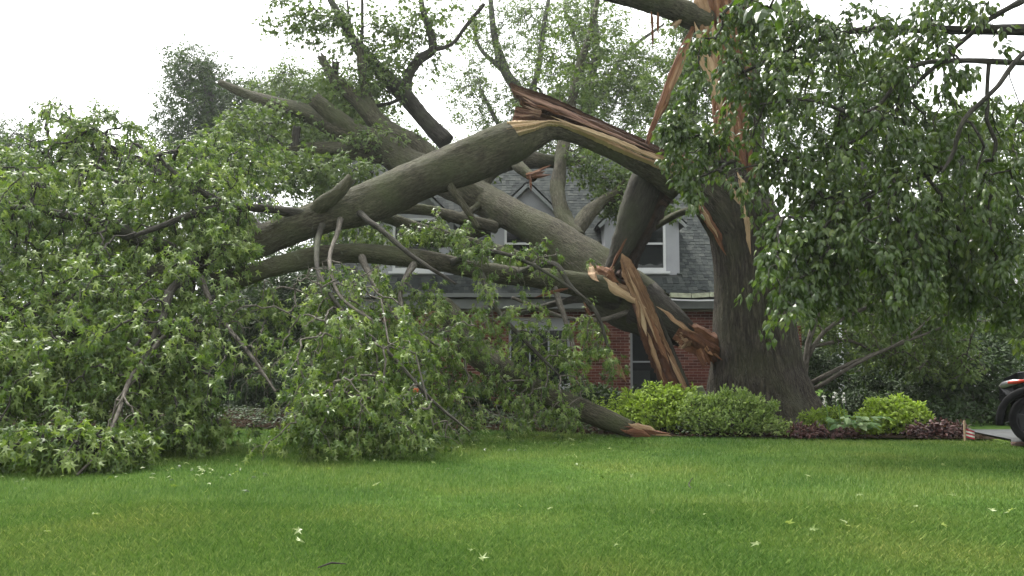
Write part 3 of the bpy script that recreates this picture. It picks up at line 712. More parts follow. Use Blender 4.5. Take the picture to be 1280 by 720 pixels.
TY = 16.2
def standing_tree():
    base = G(952, 533)
    t = thing('broken_maple_tree', 'huge maple trunk split open, its bark torn off above the fork', 'tree', (float(base[0]), float(base[1]), 0))
    off = np.array(t.location)
    def put(o): o.location = -Vector(off); return o
    # main bole with fluted root flare
    prof = [(953, 541, 150), (954, 528, 141), (952, 510, 124), (949, 485, 112), (945, 450, 103), (942, 410, 98), (940, 360, 95), (936, 315, 95), (928, 275, 92), (918, 240, 84), (911, 205, 66)]
    C, R = spline([P(a, b, TY) for a, b, d in prof], [S(d / 2, TY) for a, b, d in prof], .035)
    n = len(C); seg = 150; a = np.linspace(0, 2 * np.pi, seg, endpoint=False); rng = np.random.default_rng(8)
    L = np.concatenate([[0], np.cumsum(np.linalg.norm(np.diff(C, axis=0), axis=1))])
    m = np.ones((n, seg))
    fl = np.exp(-L / .45)[:, None]
    for ca_, wd, am in ((-.35, .30, .42), (-1.25, .28, .22), (-2.1, .35, .26), (2.9, .35, .38), (1.9, .4, .3), (.8, .4, .35)):
        dd = np.angle(np.exp(1j * (a - ca_)))[None]; m += am * np.exp(-(dd / wd) ** 2) * fl * 1.1
        m += am * .14 * np.exp(-(dd / wd) ** 2) * np.exp(-L / 2.2)[:, None]
    for k in range(5): m += .02 * np.sin(rng.integers(2, 6) * a[None] + L[:, None] * rng.uniform(.3, 1.2) + rng.uniform(0, 6))
    # bark furrows, wandering along the height
    ph = np.cumsum(rng.normal(0, .05, n))[:, None]
    fur = np.zeros((n, seg))
    for k in range(3):
        fr = (17, 25, 38)[k]; fur += np.abs(np.sin(fr * .5 * a[None] + ph * fr * .25 + np.sin(L[:, None] * (2.2 + k) + 3 * np.sin(a[None] * 2 + k)) * .9)) * (.5, .3, .25)[k]
    m += (fur - .6) * .030 + rng.normal(0, .004, (n, seg))
    crack = np.exp(-(np.angle(np.exp(1j * (a + 1.52))) / .035) ** 2)[None] * np.clip((L[:, None] - 1.2) / 1.0, 0, 1) * np.clip((4.2 - L[:, None]) / .5 + 1, 0, 1)
    m -= .06 * crack
    V = C[:, None] + R[:, None, None] * m[..., None] * np.stack([np.cos(a), np.sin(a), 0 * a], -1)[None]
    # torn left shoulder of the fork
    V[-12:, :, 2] += (rng.uniform(-.3, .35, seg))[None, :] * np.linspace(0, 1, 12)[:, None]
    bk = np.stack([np.cos(a)[None] * R[:, None], np.sin(a)[None] * R[:, None], np.repeat(L[:, None], seg, 1)], -1)
    idx = np.arange(n * seg).reshape(n, seg); nx = np.roll(idx, -1, 1)
    Q = np.stack([idx[:-1], nx[:-1], nx[1:], idx[1:]], -1).reshape(-1, 4)
    put(link('trunk', np_mesh('trunk', V.reshape(-1, 3), Q, True, bk=bk.reshape(-1, 3), rnd=np.full(n * seg, .5)), t, M['trunk']))
    # fork leading left, still joined to the fallen limb
    pts, rad = pix([(925, 300, 16.15, 66), (902, 262, 16.1, 64), (880, 236, 16.05, 56), (850, 214, 16.0, 46)])
    put(MB().tube(pts, rad, seg=40, step=.08, lump=.08, rough=.02, seed=3, jag1=.2).build('fork_stub', M['trunk'], t, True))
    # stripped heartwood column that still stands above the fork
    pts, rad = pix([(924, 300, 16.1, 26), (922, 250, 16.1, 44), (918, 190, 16.1, 50), (912, 120, 16.1, 48), (906, 60, 16.1, 46), (900, 10, 16.1, 46), (890, -50, 16.1, 44), (880, -110, 16.1, 40)])
    put(MB().tube(pts, rad, seg=36, step=.09, lump=.06, rough=.03, seed=5, prof=ridge_prof(36, 5, .78, 1.06), rnd=.7).build('stripped_heartwood', M['wood_red'], t))
    pts, rad = pix([(934, 250, 16.35, 46), (930, 180, 16.4, 52), (924, 100, 16.4, 52), (914, 20, 16.4, 52), (900, -60, 16.4, 50), (885, -140, 16.4, 40)])
    put(MB().tube(pts, rad, seg=30, step=.1, lump=.06, rough=.02, seed=6).build('upper_trunk', M['trunk'], t, True))
    sp = [((869, 28), (906, 150), 15, 'wood_pale', 15.72), ((874, -20), (882, 60), 16, 'wood_fresh', 15.8), ((898, 60), (918, 240), 13, 'wood_red', 15.75), ((930, -10), (938, 130), 12, 'wood_red', 15.75),
          ((908, 100), (925, 260), 10, 'wood_fresh', 15.7), ((918, 150), (946, 288), 14, 'wood_red', 15.7), ((922, 215), (944, 275), 8, 'wood_pale', 15.55), ((912, 230), (946, 284), 7, 'wood_fresh', 15.55),
          ((906, 222), (936, 270), 7, 'wood_pale', 15.56), ((930, 255), (938, 320), 7, 'wood_pale', 15.50), ((935, 170), (944, 285), 11, 'wood_red', 15.68), ((868, 243), (908, 318), 9, 'wood_red', 15.62), ((864, 240), (897, 296), 6, 'wood_fresh', 15.6),
          ((890, 20), (899, 120), 12, 'wood_fresh', 15.75), ((928, 268), (945, 292), 9, 'wood_pale', 15.53)]
    for i, (a_, b_, w_, mt, y) in enumerate(sp):
        put(splinter('splinter', t, P(*a_, y), P(*b_, y + .02), S(w_, y) * 1.15, S(w_, y) * .6, M[mt], 40 + i, rnd=.3 + .05 * (i % 9), ref=(1, 0, 0), jag=.06))
    # surviving limb leaving to the left at the top, with a long strip of wood hanging from it
    pts, rad = pix([(885, 30, 16.0, 36), (860, 20, 15.9, 34), (832, 8, 15.7, 28), (795, -3, 15.5, 25), (750, -14, 15.2, 23), (690, -40, 14.8, 18), (600, -90, 14.2, 10)])
    put(MB().tube(pts, rad, seg=24, step=.09, lump=.08, rough=.02, seed=12).build('upper_limb', M['limb'], t, True))
    put(splinter('hanging_strip', t, P(872, 18, 15.85), P(809, 176, 15.75), S(22, 16), S(12, 16), M['wood_red'], 71, rnd=.62, ref=(1, 0, 0), fat=.62, tip=.42, jag=.15))
    put(splinter('hanging_strip', t, P(868, 38, 15.78), P(822, 150, 15.70), S(8, 16), S(7, 16), M['wood_fresh'], 72, rnd=.3, ref=(1, 0, 0), jag=.1))
    for i, (a_, b_) in enumerate((((814, 8), (816, 62)), ((822, 10), (823, 46)))):
        put(splinter('hanging_strip', t, P(*a_, 15.6), P(*b_, 15.6), S(4, 16), S(3, 16), M['wood_red'], 74 + i, rnd=.6, ref=(1, 0, 0)))
    put(burst('torn_wood', t, P(848, 28, 15.75), P(842, 34, 15.7) - P(855, 18, 15.75), .07, 9, .16, M['wood_fresh'], 77, .03))
    # small live limb behind, crossing the dormer window
    pts, rad = pix([(900, 258, 17.0, 8), (868, 262, 17.4, 9), (845, 268, 17.7, 9), (825, 280, 18.0, 9), (806, 291, 18.2, 8)])
    put(MB().tube(pts, rad, seg=12, step=.06, lump=.1, seed=14).build('side_branch', M['limb'], t, True))
    # sparse leaves left on the surviving upper limb
    pts, rad = pix([(860, 20, 15.9, 34), (795, -3, 15.5, 25), (690, -40, 14.8, 18), (600, -90, 14.2, 10)])
    foliage(t, limb_samples([(np.array(pts) , rad)]) , [(700, -50, 120, 50, 15, 1.5, 60), (560, -70, 100, 40, 14.5, 1.5, 60)], 51, tpl=MAPLE, lmat=M['leaf_maple'], tmat=M['twig'])
    for o in list(t.children)[-2:]: put(o)
    return t
standing_tree()

# ------------------------------------------------------------------ fallen limbs
def limb(name, parent, lst, seed, mat='limb', seg=None, **kw):
    pts, rad = pix(lst); r = max(rad)
    seg = seg or int(np.clip(r * 110, 9, 44))
    MB().tube(pts, rad, seg=seg, step=max(.04, r * .3), seed=seed, lump=kw.pop('lump', .09), rough=kw.pop('rough', .022), **kw).build(name, M[mat], parent, True)
    return pts, rad

def fallen_a():
    t = thing('fallen_maple_limb', 'massive bent bark limb with split wood along its top, arching over the lawn', 'fallen limb')
    LM = []
    main = [(640, 178, 15.4, 54), (622, 185, 15.32, 56), (590, 198, 15.2, 55), (525, 226, 14.9, 54), (462, 252, 14.6, 50), (400, 273, 14.3, 44), (330, 299, 13.9, 38), (250, 328, 13.5, 33), (160, 358, 13.0, 28), (70, 384, 12.6, 23), (-30, 402, 12.3, 17)]
    LM.append(limb('main_limb', t, main, 21, seg=52, rough=.018))
    # the half-limb between the break and the standing trunk: bark below, torn wood above
    LM.append(limb('split_bark_limb', t, [(610, 194, 15.35, 48), (640, 184, 15.42, 40), (665, 172, 15.48, 33), (692, 163, 15.55, 24), (725, 171, 15.66, 22), (762, 186, 15.78, 24), (805, 207, 15.9, 30), (850, 231, 16.05, 40)], 22, 'limb', seg=30))
    E1 = [(631, 168), (650, 164), (668, 160), (684, 154), (700, 155), (730, 165), (760, 179), (800, 197), (850, 216), (878, 228)]
    E2 = [(636, 103), (655, 110), (688, 121), (715, 133), (740, 146), (770, 159), (800, 172), (830, 187), (860, 203), (882, 214)]
    n = 110; f = np.linspace(0, 9, n); rg = np.random.default_rng(23)
    def line(E, y0, y1):
        E = np.array(E, float); x = np.interp(f, range(10), E[:, 0]); y = np.interp(f, range(10), E[:, 1]); yy = np.linspace(y0, y1, n); return np.array([P(a, b, c) for a, b, c in zip(x, y, yy)])
    A1 = line(E1, 15.02, 15.75); A2 = line(E2, 15.42, 16.0)
    def wood_strip(name, v0, v1, m, mat, dep, cut, seed, rnd):
        rg = np.random.default_rng(seed); v = np.linspace(v0, v1, m); rid = rg.normal(0, 1, m); rid = rid * .022
        V = A1[:, None] * (1 - v)[None, :, None] + A2[:, None] * v[None, :, None]
        wob = np.cumsum(rg.normal(0, .004, (n, m)), 0); wob -= wob.mean(0)
        d = dep * np.sin(np.pi * np.clip(v, 0, 1))[None] + rid[None] + wob * .5
        V = V + d[..., None] * np.array([0, 1, -.35]); V[:, :, 2] += rg.normal(0, .004, (n, m))
        st = np.array([cut(q) for q in v]) + rg.uniform(0, .018, m)                 # ragged left end
        for k in range(m):
            c0 = st[k] * (n - 1); idx = np.maximum(np.arange(n), c0)
            V[:, k] = np.stack([np.interp(idx, np.arange(n), V[:, k, c]) for c in range(3)], -1)
        Bk = V + np.array([0, .09, -.05]); i = np.arange(n * m).reshape(n, m); o = n * m
        Q = [np.stack([i[:-1, :-1], i[:-1, 1:], i[1:, 1:], i[1:, :-1]], -1).reshape(-1, 4), np.stack([i[:-1, :-1], i[1:, :-1], i[1:, 1:], i[:-1, 1:]], -1).reshape(-1, 4) + o]
        for e in (i[:, 0], i[:, -1][::-1], i[-1, :], i[0, ::-1]): Q.append(np.stack([e[:-1], e[1:], e[1:] + o, e[:-1] + o], -1))
        L = np.linspace(0, 3.6, n)[:, None] * np.ones((1, m)); bk = np.stack([np.zeros((n, m)) + seed, v[None] * .8 * np.ones((n, 1)), L], -1).reshape(-1, 3)
        me = np_mesh(name, np.vstack([V.reshape(-1, 3), Bk.reshape(-1, 3)]), np.vstack(Q), False, bk=np.vstack([bk, bk]), rnd=np.full(2 * o, rnd))
        return link(name, me, t, M[mat])
    wood_strip('sapwood_strip', 0, .30, 12, 'wood_pale', .05, lambda q: 0., 1, .55)
    wood_strip('heartwood_strip', .27, .74, 34, 'wood_rose', .30, lambda q: .03 + .10 * abs(q - .45), 2, .35)
    wood_strip('torn_edge_strip', .70, 1.0, 16, 'wood_dark', .10, lambda q: .10 * (1 - q) / .3, 3, .55)
    for i, (a_, b_, w_, mt, y, rn) in enumerate([((640, 112), (760, 166), 8, 'wood_rose', 15.2, .35), ((660, 122), (838, 194), 8, 'wood_dark', 15.35, .6), ((690, 146), (852, 211), 6, 'wood_pale', 15.2, .45), ((700, 143), (820, 191), 5, 'wood_rose', 15.2, .6),
                                                ((790, 184), (866, 216), 7, 'wood_fresh', 15.38, .4), ((800, 178), (858, 205), 6, 'wood_dark', 15.3, .5), ((655, 128), (730, 152), 5, 'wood_red', 15.2, .5), ((820, 194), (884, 222), 8, 'wood_fresh', 15.6, .4), ((835, 190), (872, 206), 6, 'wood_red', 15.5, .6)]):
        splinter('splinter', t, P(*a_, y - .02), P(*b_, y + .28), S(w_, y) * 1.1, S(w_, y) * .5, M[mt], 80 + i, rnd=rn, ref=(0, 0, 1), jag=.1, mid=(0, 0, .02))
    burst('torn_wood', t, P(668, 138, 15.42), P(640, 130, 15.3) - P(690, 142, 15.45), .10, 22, .30, M['wood_rose'], 88, .018, .4)
    # stubs and branches
    LM.append(limb('side_branch', t, [(388, 277, 14.28, 24), (401, 257, 14.05, 20), (422, 242, 13.95, 18), (438, 224, 13.95, 13)], 30, jag1=.05))
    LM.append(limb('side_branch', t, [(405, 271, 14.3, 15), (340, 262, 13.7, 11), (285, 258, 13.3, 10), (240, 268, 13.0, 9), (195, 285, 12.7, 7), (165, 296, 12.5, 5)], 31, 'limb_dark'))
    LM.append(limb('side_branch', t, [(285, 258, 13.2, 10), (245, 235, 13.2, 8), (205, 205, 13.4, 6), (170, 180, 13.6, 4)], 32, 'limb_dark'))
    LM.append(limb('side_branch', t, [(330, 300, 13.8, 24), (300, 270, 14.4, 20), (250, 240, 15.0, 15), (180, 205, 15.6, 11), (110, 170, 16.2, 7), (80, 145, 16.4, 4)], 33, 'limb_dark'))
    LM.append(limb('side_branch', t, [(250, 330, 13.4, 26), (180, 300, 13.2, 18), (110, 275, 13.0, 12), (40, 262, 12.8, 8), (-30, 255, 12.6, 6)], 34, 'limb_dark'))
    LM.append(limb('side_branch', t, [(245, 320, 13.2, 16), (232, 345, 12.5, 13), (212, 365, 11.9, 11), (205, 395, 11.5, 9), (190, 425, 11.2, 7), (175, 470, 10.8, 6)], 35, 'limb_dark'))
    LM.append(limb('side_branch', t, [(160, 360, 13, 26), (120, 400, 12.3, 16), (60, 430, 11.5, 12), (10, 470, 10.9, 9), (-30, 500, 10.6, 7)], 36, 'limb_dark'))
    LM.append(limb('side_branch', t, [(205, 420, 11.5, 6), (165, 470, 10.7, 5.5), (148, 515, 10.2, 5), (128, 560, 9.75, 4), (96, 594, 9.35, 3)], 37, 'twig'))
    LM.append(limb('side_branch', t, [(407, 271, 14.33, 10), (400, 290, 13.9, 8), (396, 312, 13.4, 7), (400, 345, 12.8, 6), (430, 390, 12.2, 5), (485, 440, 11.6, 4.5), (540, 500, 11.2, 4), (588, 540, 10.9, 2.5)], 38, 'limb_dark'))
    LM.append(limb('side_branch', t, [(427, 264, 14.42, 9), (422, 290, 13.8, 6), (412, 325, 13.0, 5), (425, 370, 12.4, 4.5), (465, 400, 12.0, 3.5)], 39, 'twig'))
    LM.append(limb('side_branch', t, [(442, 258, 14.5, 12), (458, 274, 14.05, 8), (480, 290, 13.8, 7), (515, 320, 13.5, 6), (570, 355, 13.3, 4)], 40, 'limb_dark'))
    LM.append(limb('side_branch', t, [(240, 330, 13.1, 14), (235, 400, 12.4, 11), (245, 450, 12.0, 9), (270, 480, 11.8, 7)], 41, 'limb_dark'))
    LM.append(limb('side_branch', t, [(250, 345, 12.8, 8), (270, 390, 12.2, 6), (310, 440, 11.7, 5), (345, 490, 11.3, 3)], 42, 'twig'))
    limb('side_branch', t, [(558, 212, 15.05, 14), (565, 236, 14.85, 10), (580, 258, 14.8, 9), (598, 285, 14.8, 7)], 43)
    roots = limb_samples(LM[2:], .3)
    roots2 = np.vstack([roots, limb_samples([(LM[0][0][5:], LM[0][1][5:])], .3)])
    vols = [(110, 205, 90, 80, 15.6, 1.6, 430), (60, 320, 120, 120, 13.2, 1.5, 520), (20, 240, 70, 60, 14.5, 1.2, 160), (205, 255, 105, 85, 13.8, 1.3, 380), (290, 205, 60, 40, 15.3, .6, 100), (270, 285, 50, 34, 13.2, .5, 90), (150, 400, 160, 100, 12.2, 1.1, 520),
            (40, 470, 110, 90, 10.9, 1.0, 330), (190, 470, 100, 80, 11.3, .8, 220), (50, 560, 110, 35, 9.7, .5, 200), (150, 560, 50, 30, 9.9, .4, 60), (235, 535, 50, 40, 11.3, .5, 80), (-60, 400, 60, 160, 12, 1.5, 120), (290, 320, 50, 30, 13.0, .5, 50)]
    foliage(t, roots2, vols, 61, leaf=(.075, .135), per=(9, 14), spread=.15, nsig=.85, up=.8, tpl=MAPLE, lmat=M['leaf_maple'], tmat=M['twig_dark'], droop=1.1, rmax=.035, hang=.5, bare=.15, r0=.004)
    vols = [(415, 398, 60, 50, 12.6, .5, 120), (425, 455, 60, 66, 11.6, .6, 190), (400, 520, 40, 50, 10.7, .4, 120), (460, 520, 70, 45, 11.1, .45, 120), (505, 445, 60, 56, 12.0, .5, 80), (525, 545, 50, 22, 11.0, .3, 36), (470, 350, 50, 16, 13.2, .3, 22), (330, 400, 30, 40, 12.6, .4, 26)]
    foliage(t, limb_samples([LM[i] for i in (10, 11, 12)], .25), vols, 62, leaf=(.075, .13), per=(7, 12), spread=.13, nsig=.85, up=.8, tpl=MAPLE, lmat=M['leaf_maple'], tmat=M['twig'], droop=1.2, rmax=.014, names=('hanging_leaves', 'hanging_twigs'), hang=.75, bare=.25, r0=.0034)
    foliage(t, limb_samples([LM[i] for i in (7, 13, 14, 12)], .25), [(300, 420, 45, 60, 11.9, .5, 60), (330, 470, 30, 40, 11.6, .3, 30), (410, 360, 40, 50, 12.2, .4, 40), (250, 410, 40, 50, 11.8, .4, 30), (150, 540, 50, 40, 10.0, .3, 36), (560, 545, 30, 26, 10.9, .2, 16)], 67, per=(1, 3), lmat=M['leaf_maple'], tmat=M['twig'], rmax=.012, names=('sparse_leaves', 'bare_twigs'), hang=.5, bare=.7, r0=.0032)
    return t
fallen_a()

def fallen_c():
    t = thing('fallen_maple_limb', 'thick mossy limb crashed across the slate roof, its butt end torn hollow', 'fallen limb')
    LM = []
    LM.append(limb('main_limb', t, [(815, 392, 16.5, 60), (785, 374, 16.8, 72), (745, 344, 17.3, 70), (700, 308, 17.9, 52), (655, 277, 18.6, 43), (600, 245, 19.4, 41), (545, 219, 20.2, 40), (490, 196, 20.9, 36)], 120, seg=48, jag0=.12))
    limb('butt_bark', t, [(800, 382, 16.5, 66), (832, 402, 16.3, 50), (856, 418, 16.2, 34)], 121, 'limb_dark', jag1=.12)
    # torn hollow on the upper side of the butt
    for i, (a_, b_, w_, mt, y, rn) in enumerate([((738, 336), (804, 378), 9, 'wood_fresh', 16.55, .6), ((741, 332), (770, 352), 11, 'wood_red', 16.6, .6), ((748, 345), (806, 384), 8, 'wood_pale', 16.35, .5), ((760, 336), (800, 366), 20, 'wood_dark', 16.75, .35), ((765, 340), (812, 376), 10, 'wood_red', 16.65, .4),
                                                ((822, 384), (866, 416), 5, 'wood_fresh', 16.05, .4), ((738, 330), (745, 350), 8, 'wood_fresh', 16.4, .6)]):
        splinter('splinter', t, P(*a_, y - .20), P(*b_, y - .55), S(w_, y) * 1.6, S(w_, y) * .7, M[mt], 130 + i, rnd=rn, jag=.1)
    burst('torn_wood', t, P(772, 348, 16.45), P(800, 358, 16.2) - P(770, 348, 16.5), .18, 26, .32, M['wood_dark'], 138, .04, .3)
    # ragged red butt beyond the leaning slab
    pts, rad = pix([(846, 412, 16.1, 26), (866, 424, 16.1, 38), (885, 436, 16.15, 36), (905, 446, 16.25, 20)])
    MB().tube(pts, rad, seg=22, step=.05, lump=.15, rough=.06, seed=140, prof=ridge_prof(22, 140, .6, 1.15), jag1=.2, rnd=.35).build('torn_butt', M['wood_red'], t)
    burst('torn_wood', t, P(856, 426, 15.95), P(846, 428, 15.8) - P(870, 424, 16.0), .11, 26, .16, M['wood_fresh'], 141, .035, .6)
    burst('torn_wood', t, P(880, 442, 16.0), P(884, 456, 15.95) - P(872, 430, 16.0), .16, 20, .26, M['wood_red'], 142, .05, .4)
    splinter('splinter', t, P(858, 412, 15.95), P(904, 446, 16.1), S(7, 16), S(5, 16), M['wood_fresh'], 143, rnd=.35)
    # upper limbs
    B = lambda lst, s, m='limb', **k: LM.append(limb('side_branch', t, lst, s, m, **k))
    B([(520, 212, 20.6, 40), (480, 186, 21.0, 36), (430, 163, 21.3, 30), (385, 143, 21.7, 22), (340, 128, 22.1, 17), (305, 117, 22.4, 12), (275, 103, 22.7, 8)], 150)
    B([(455, 174, 21.2, 27), (425, 150, 21.2, 24), (395, 126, 21.2, 19)], 151, jag1=.12)
    B([(560, 225, 20.6, 32), (520, 186, 21.0, 32), (480, 160, 21.4, 26), (445, 125, 21.7, 19), (420, 100, 22, 15), (402, 72, 22.2, 9)], 152, jag1=.15)
    B([(418, 100, 22, 9), (420, 78, 21.9, 9)], 153, 'limb_dark', jag1=.05)
    B([(480, 160, 21.4, 18), (463, 130, 21.6, 14), (453, 95, 21.8, 11), (450, 60, 22, 8)], 154)
    B([(558, 178, 22.3, 24), (530, 148, 22.4, 21), (505, 120, 22.5, 20), (480, 93, 22.6, 20), (455, 68, 22.7, 18), (438, 45, 22.8, 12), (424, 20, 22.9, 9), (405, -15, 23, 7)], 155, 'limb_dark')
    B([(507, 120, 22.5, 14), (511, 95, 22.5, 13), (523, 75, 22.5, 13), (541, 62, 22.5, 11), (537, 38, 22.5, 9), (528, 10, 22.5, 7), (524, -20, 22.5, 5)], 156, 'limb_dark')
    B([(543, 62, 22.5, 6), (565, 55, 22.5, 5), (582, 33, 22.5, 5), (605, 5, 22.5, 5)], 157, 'limb_dark')
    B([(505, 121, 22.5, 6), (490, 128, 22.3, 5), (470, 133, 22.2, 5)], 158, 'limb_dark')
    B([(452, 55, 22.7, 5), (453, 20, 22.7, 4), (452, -20, 22.7, 3)], 159, 'limb_dark')
    B([(448, 60, 22.7, 5), (438, 30, 22.7, 3), (432, -15, 22.7, 2)], 160, 'limb_dark')
    B([(366, 200, 21, 12), (371, 160, 21, 11)], 161, 'limb_dark', jag1=.05)
    # limbs standing up from the roof
    B([(722, 300, 18.6, 22), (704, 270, 19.2, 21), (697, 232, 19.8, 18), (704, 185, 20.6, 16), (713, 140, 21.4, 13), (722, 90, 22, 10), (738, 40, 22.6, 8), (750, -15, 23, 6)], 162)
    B([(718, 292, 18.8, 22), (740, 262, 19.4, 18), (770, 244, 19.8, 14), (800, 232, 20.2, 9), (835, 215, 20.5, 6)], 163)
    B([(748, 256, 19.5, 9), (768, 240, 19.8, 7), (792, 215, 20.2, 5)], 164)
    B([(590, 245, 19.4, 34), (598, 222, 19.8, 34), (622, 205, 20.2, 30), (650, 199, 20.6, 24), (690, 203, 21, 16), (730, 200, 21.4, 10)], 165)
    B([(640, 195, 20.2, 16), (648, 207, 19.7, 15), (666, 222, 19.2, 12)], 166)
    B([(605, 252, 19.2, 30), (575, 232, 19.2, 26), (552, 212, 19.4, 20)], 167)
    burst('torn_wood', t, P(668, 219, 19.1), P(690, 215, 18.9) - P(666, 221, 19.1), .08, 12, .42, M['wood_red'], 168, .035, .25)
    splinter('splinter', t, P(662, 217, 19.05), P(664, 240, 19.0), .08, .06, M['wood_red'], 169, rnd=.4)
    # limbs below and behind
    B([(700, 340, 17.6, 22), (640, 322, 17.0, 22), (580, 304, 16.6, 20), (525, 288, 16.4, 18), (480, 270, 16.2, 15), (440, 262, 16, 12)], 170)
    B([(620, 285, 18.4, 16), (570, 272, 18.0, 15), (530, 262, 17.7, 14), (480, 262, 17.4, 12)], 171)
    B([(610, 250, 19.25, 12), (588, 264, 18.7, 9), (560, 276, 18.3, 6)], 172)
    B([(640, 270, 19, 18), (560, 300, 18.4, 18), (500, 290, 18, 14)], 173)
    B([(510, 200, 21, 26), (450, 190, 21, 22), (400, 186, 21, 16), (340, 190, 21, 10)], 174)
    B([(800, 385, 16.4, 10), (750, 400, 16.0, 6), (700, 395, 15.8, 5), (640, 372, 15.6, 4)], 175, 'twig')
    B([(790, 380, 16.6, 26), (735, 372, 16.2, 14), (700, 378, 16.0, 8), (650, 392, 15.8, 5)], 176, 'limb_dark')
    leafy = LM[1:]
    foliage(t, limb_samples([LM[i] for i in (-7, -6, -5, -4)], .25), [(475, 300, 55, 24, 16.0, .4, 60), (545, 290, 40, 20, 16.2, .4, 36), (610, 325, 50, 16, 16.4, .4, 36), (430, 285, 30, 20, 15.8, .3, 20)], 68, leaf=(.08, .135), per=(7, 11), spread=.16, tpl=MAPLE, lmat=M['leaf_maple'], tmat=M['twig'], nsig=.85, droop=1., rmax=.013, names=('lower_leaves', 'lower_twigs'), hang=.3)
    up = limb_samples([leafy[i] for i in (5, 6, 7, 9, 10)], .3)
    foliage(t, up, [(460, 60, 80, 60, 22.7, 1.2, 90), (370, 25, 55, 30, 23, .8, 55), (530, 25, 80, 35, 22.6, 1.1, 70), (500, 75, 60, 45, 22.6, .8, 40), (420, 20, 40, 30, 22.8, .8, 25), (470, 100, 50, 40, 22, .9, 50)], 63, leaf=(.12, .18), per=(9, 14), spread=.28, tpl=MAPLE_S,
            lmat=M['leaf_far'], tmat=M['twig_dark'], droop=.4, rmax=.04, names=('upper_leaves', 'upper_twigs'))
    st = limb_samples([leafy[i] for i in (12, 13, 14)], .3)
    foliage(t, st, [(730, 60, 70, 70, 22.3, 1.2, 110), (700, 120, 60, 50, 21.5, 1, 60), (790, 235, 55, 35, 20.3, .7, 130), (800, 262, 50, 22, 19.9, .6, 70), (740, 205, 45, 30, 20.5, .7, 45)], 64, leaf=(.11, .16), per=(9, 14), spread=.24, tpl=MAPLE_S,
            lmat=M['leaf_far'], tmat=M['twig'], droop=.4, rmax=.04, names=('roof_leaves', 'roof_twigs'))
    md = limb_samples([leafy[i] for i in (0, 1, 2, 11, 24)], .3)
    foliage(t, md, [(330, 170, 90, 45, 21.5, 1.2, 170), (420, 130, 60, 45, 22, 1, 110), (470, 180, 60, 30, 21, .8, 60), (390, 215, 90, 30, 20, 1, 150), (580, 215, 50, 22, 20.6, .6, 30)], 65, leaf=(.11, .17), per=(9, 14), spread=.24, tpl=MAPLE_S,
            lmat=M['leaf_far'], tmat=M['twig_dark'], droop=.4, rmax=.04, names=('middle_leaves', 'middle_twigs'))
    return t
fallen_c()

def fallen_f():
    t = thing('fallen_maple_limb', 'long level mossy branch snapped at its tip, trailing leafy twigs before the brick wall', 'fallen limb')
    LM = [limb('main_limb', t, [(768, 362, 16.4, 36), (700, 352, 15.9, 28), (640, 344, 15.4, 24), (580, 334, 15.0, 23), (520, 324, 14.6, 23), (450, 316, 14.2, 25), (400, 320, 13.9, 25), (340, 334, 13.6, 24), (300, 347, 13.4, 26), (268, 354, 13.3, 25)], 180, jag1=.05, rough=.018)]
    B = lambda lst, s, m='limb_dark', **k: LM.append(limb('side_branch', t, lst, s, m, **k))
    B([(560, 331, 14.87, 11), (600, 315, 14.2, 7), (640, 320, 13.8, 5), (690, 345, 13.6, 4), (740, 380, 13.5, 3)], 181)
    B([(640, 344, 15.4, 11), (690, 330, 14.8, 7), (715, 360, 14.4, 6), (745, 390, 14.2, 5), (762, 440, 14, 4)], 182)
    B([(520, 324, 14.6, 10), (500, 370, 13.8, 6), (520, 420, 13.5, 5), (540, 470, 13.3, 4)], 183, 'twig')
    B([(600, 337, 15.13, 9), (620, 385, 14.4, 6), (660, 430, 14, 5), (700, 470, 13.8, 3)], 184)
    B([(450, 316, 14.2, 10), (470, 360, 13.4, 6), (500, 400, 13.1, 5), (560, 440, 12.9, 4)], 185, 'twig')
    B([(690, 351, 15.82, 9), (710, 410, 15.2, 6), (725, 460, 14.9, 5)], 186, 'twig')
    r = limb_samples(LM[1:], .25)
    foliage(t, r, [(525, 388, 56, 40, 13.9, .5, 90), (600, 306, 50, 20, 14.0, .4, 40), (560, 425, 56, 50, 13.4, .5, 100), (630, 395, 60, 42, 14.2, .5, 55), (690, 440, 60, 46, 14.3, .5, 100), (690, 332, 60, 25, 13.9, .35, 26), (742, 420, 26, 50, 14.4, .3, 40), (590, 490, 90, 30, 13.7, .5, 95), (680, 522, 70, 18, 13.8, .4, 60), (560, 520, 60, 22, 13.3, .4, 70), (470, 410, 40, 50, 13.2, .4, 40)],
            66, leaf=(.075, .13), per=(6, 10), spread=.14, nsig=.85, up=.8, tpl=MAPLE, lmat=M['leaf_maple'], tmat=M['twig'], droop=1.1, rmax=.013, hang=.6, bare=.25, r0=.0034)
    # dead ground limb
    g = thing('fallen_branch', 'pale barked branch slanting down to the lawn with a torn red end', 'fallen branch')
    pts, rad = pix([(552, 385, 15.6, 30), (585, 425, 15.1, 34), (615, 455, 14.8, 32), (660, 482, 14.5, 28), (710, 505, 14.3, 27), (755, 524, 14.15, 27), (788, 536, 14.05, 22)])
    MB().tube(pts, rad, seg=22, step=.07, lump=.1, rough=.025, seed=190, jag1=.06).build('branch', M['limb'], g, True)
    for i, (a_, b_, w_, mt) in enumerate([((780, 533), (838, 543), 8, 'wood_red'), ((785, 530), (825, 541), 7, 'wood_fresh'), ((775, 537), (815, 546), 8, 'wood_red'), ((790, 536), (840, 545), 5, 'wood_fresh')]):
        a3, b3 = P(*a_, 13.9), P(*b_, 13.85); a3[2] = max(a3[2], .05); b3[2] = max(b3[2], .04)
        splinter('splinter', g, a3, b3, S(w_, 14) * 1.2, S(w_, 14) * .6, M[mt], 195 + i, rnd=.5 + .1 * (i % 2))
    return t
fallen_f()

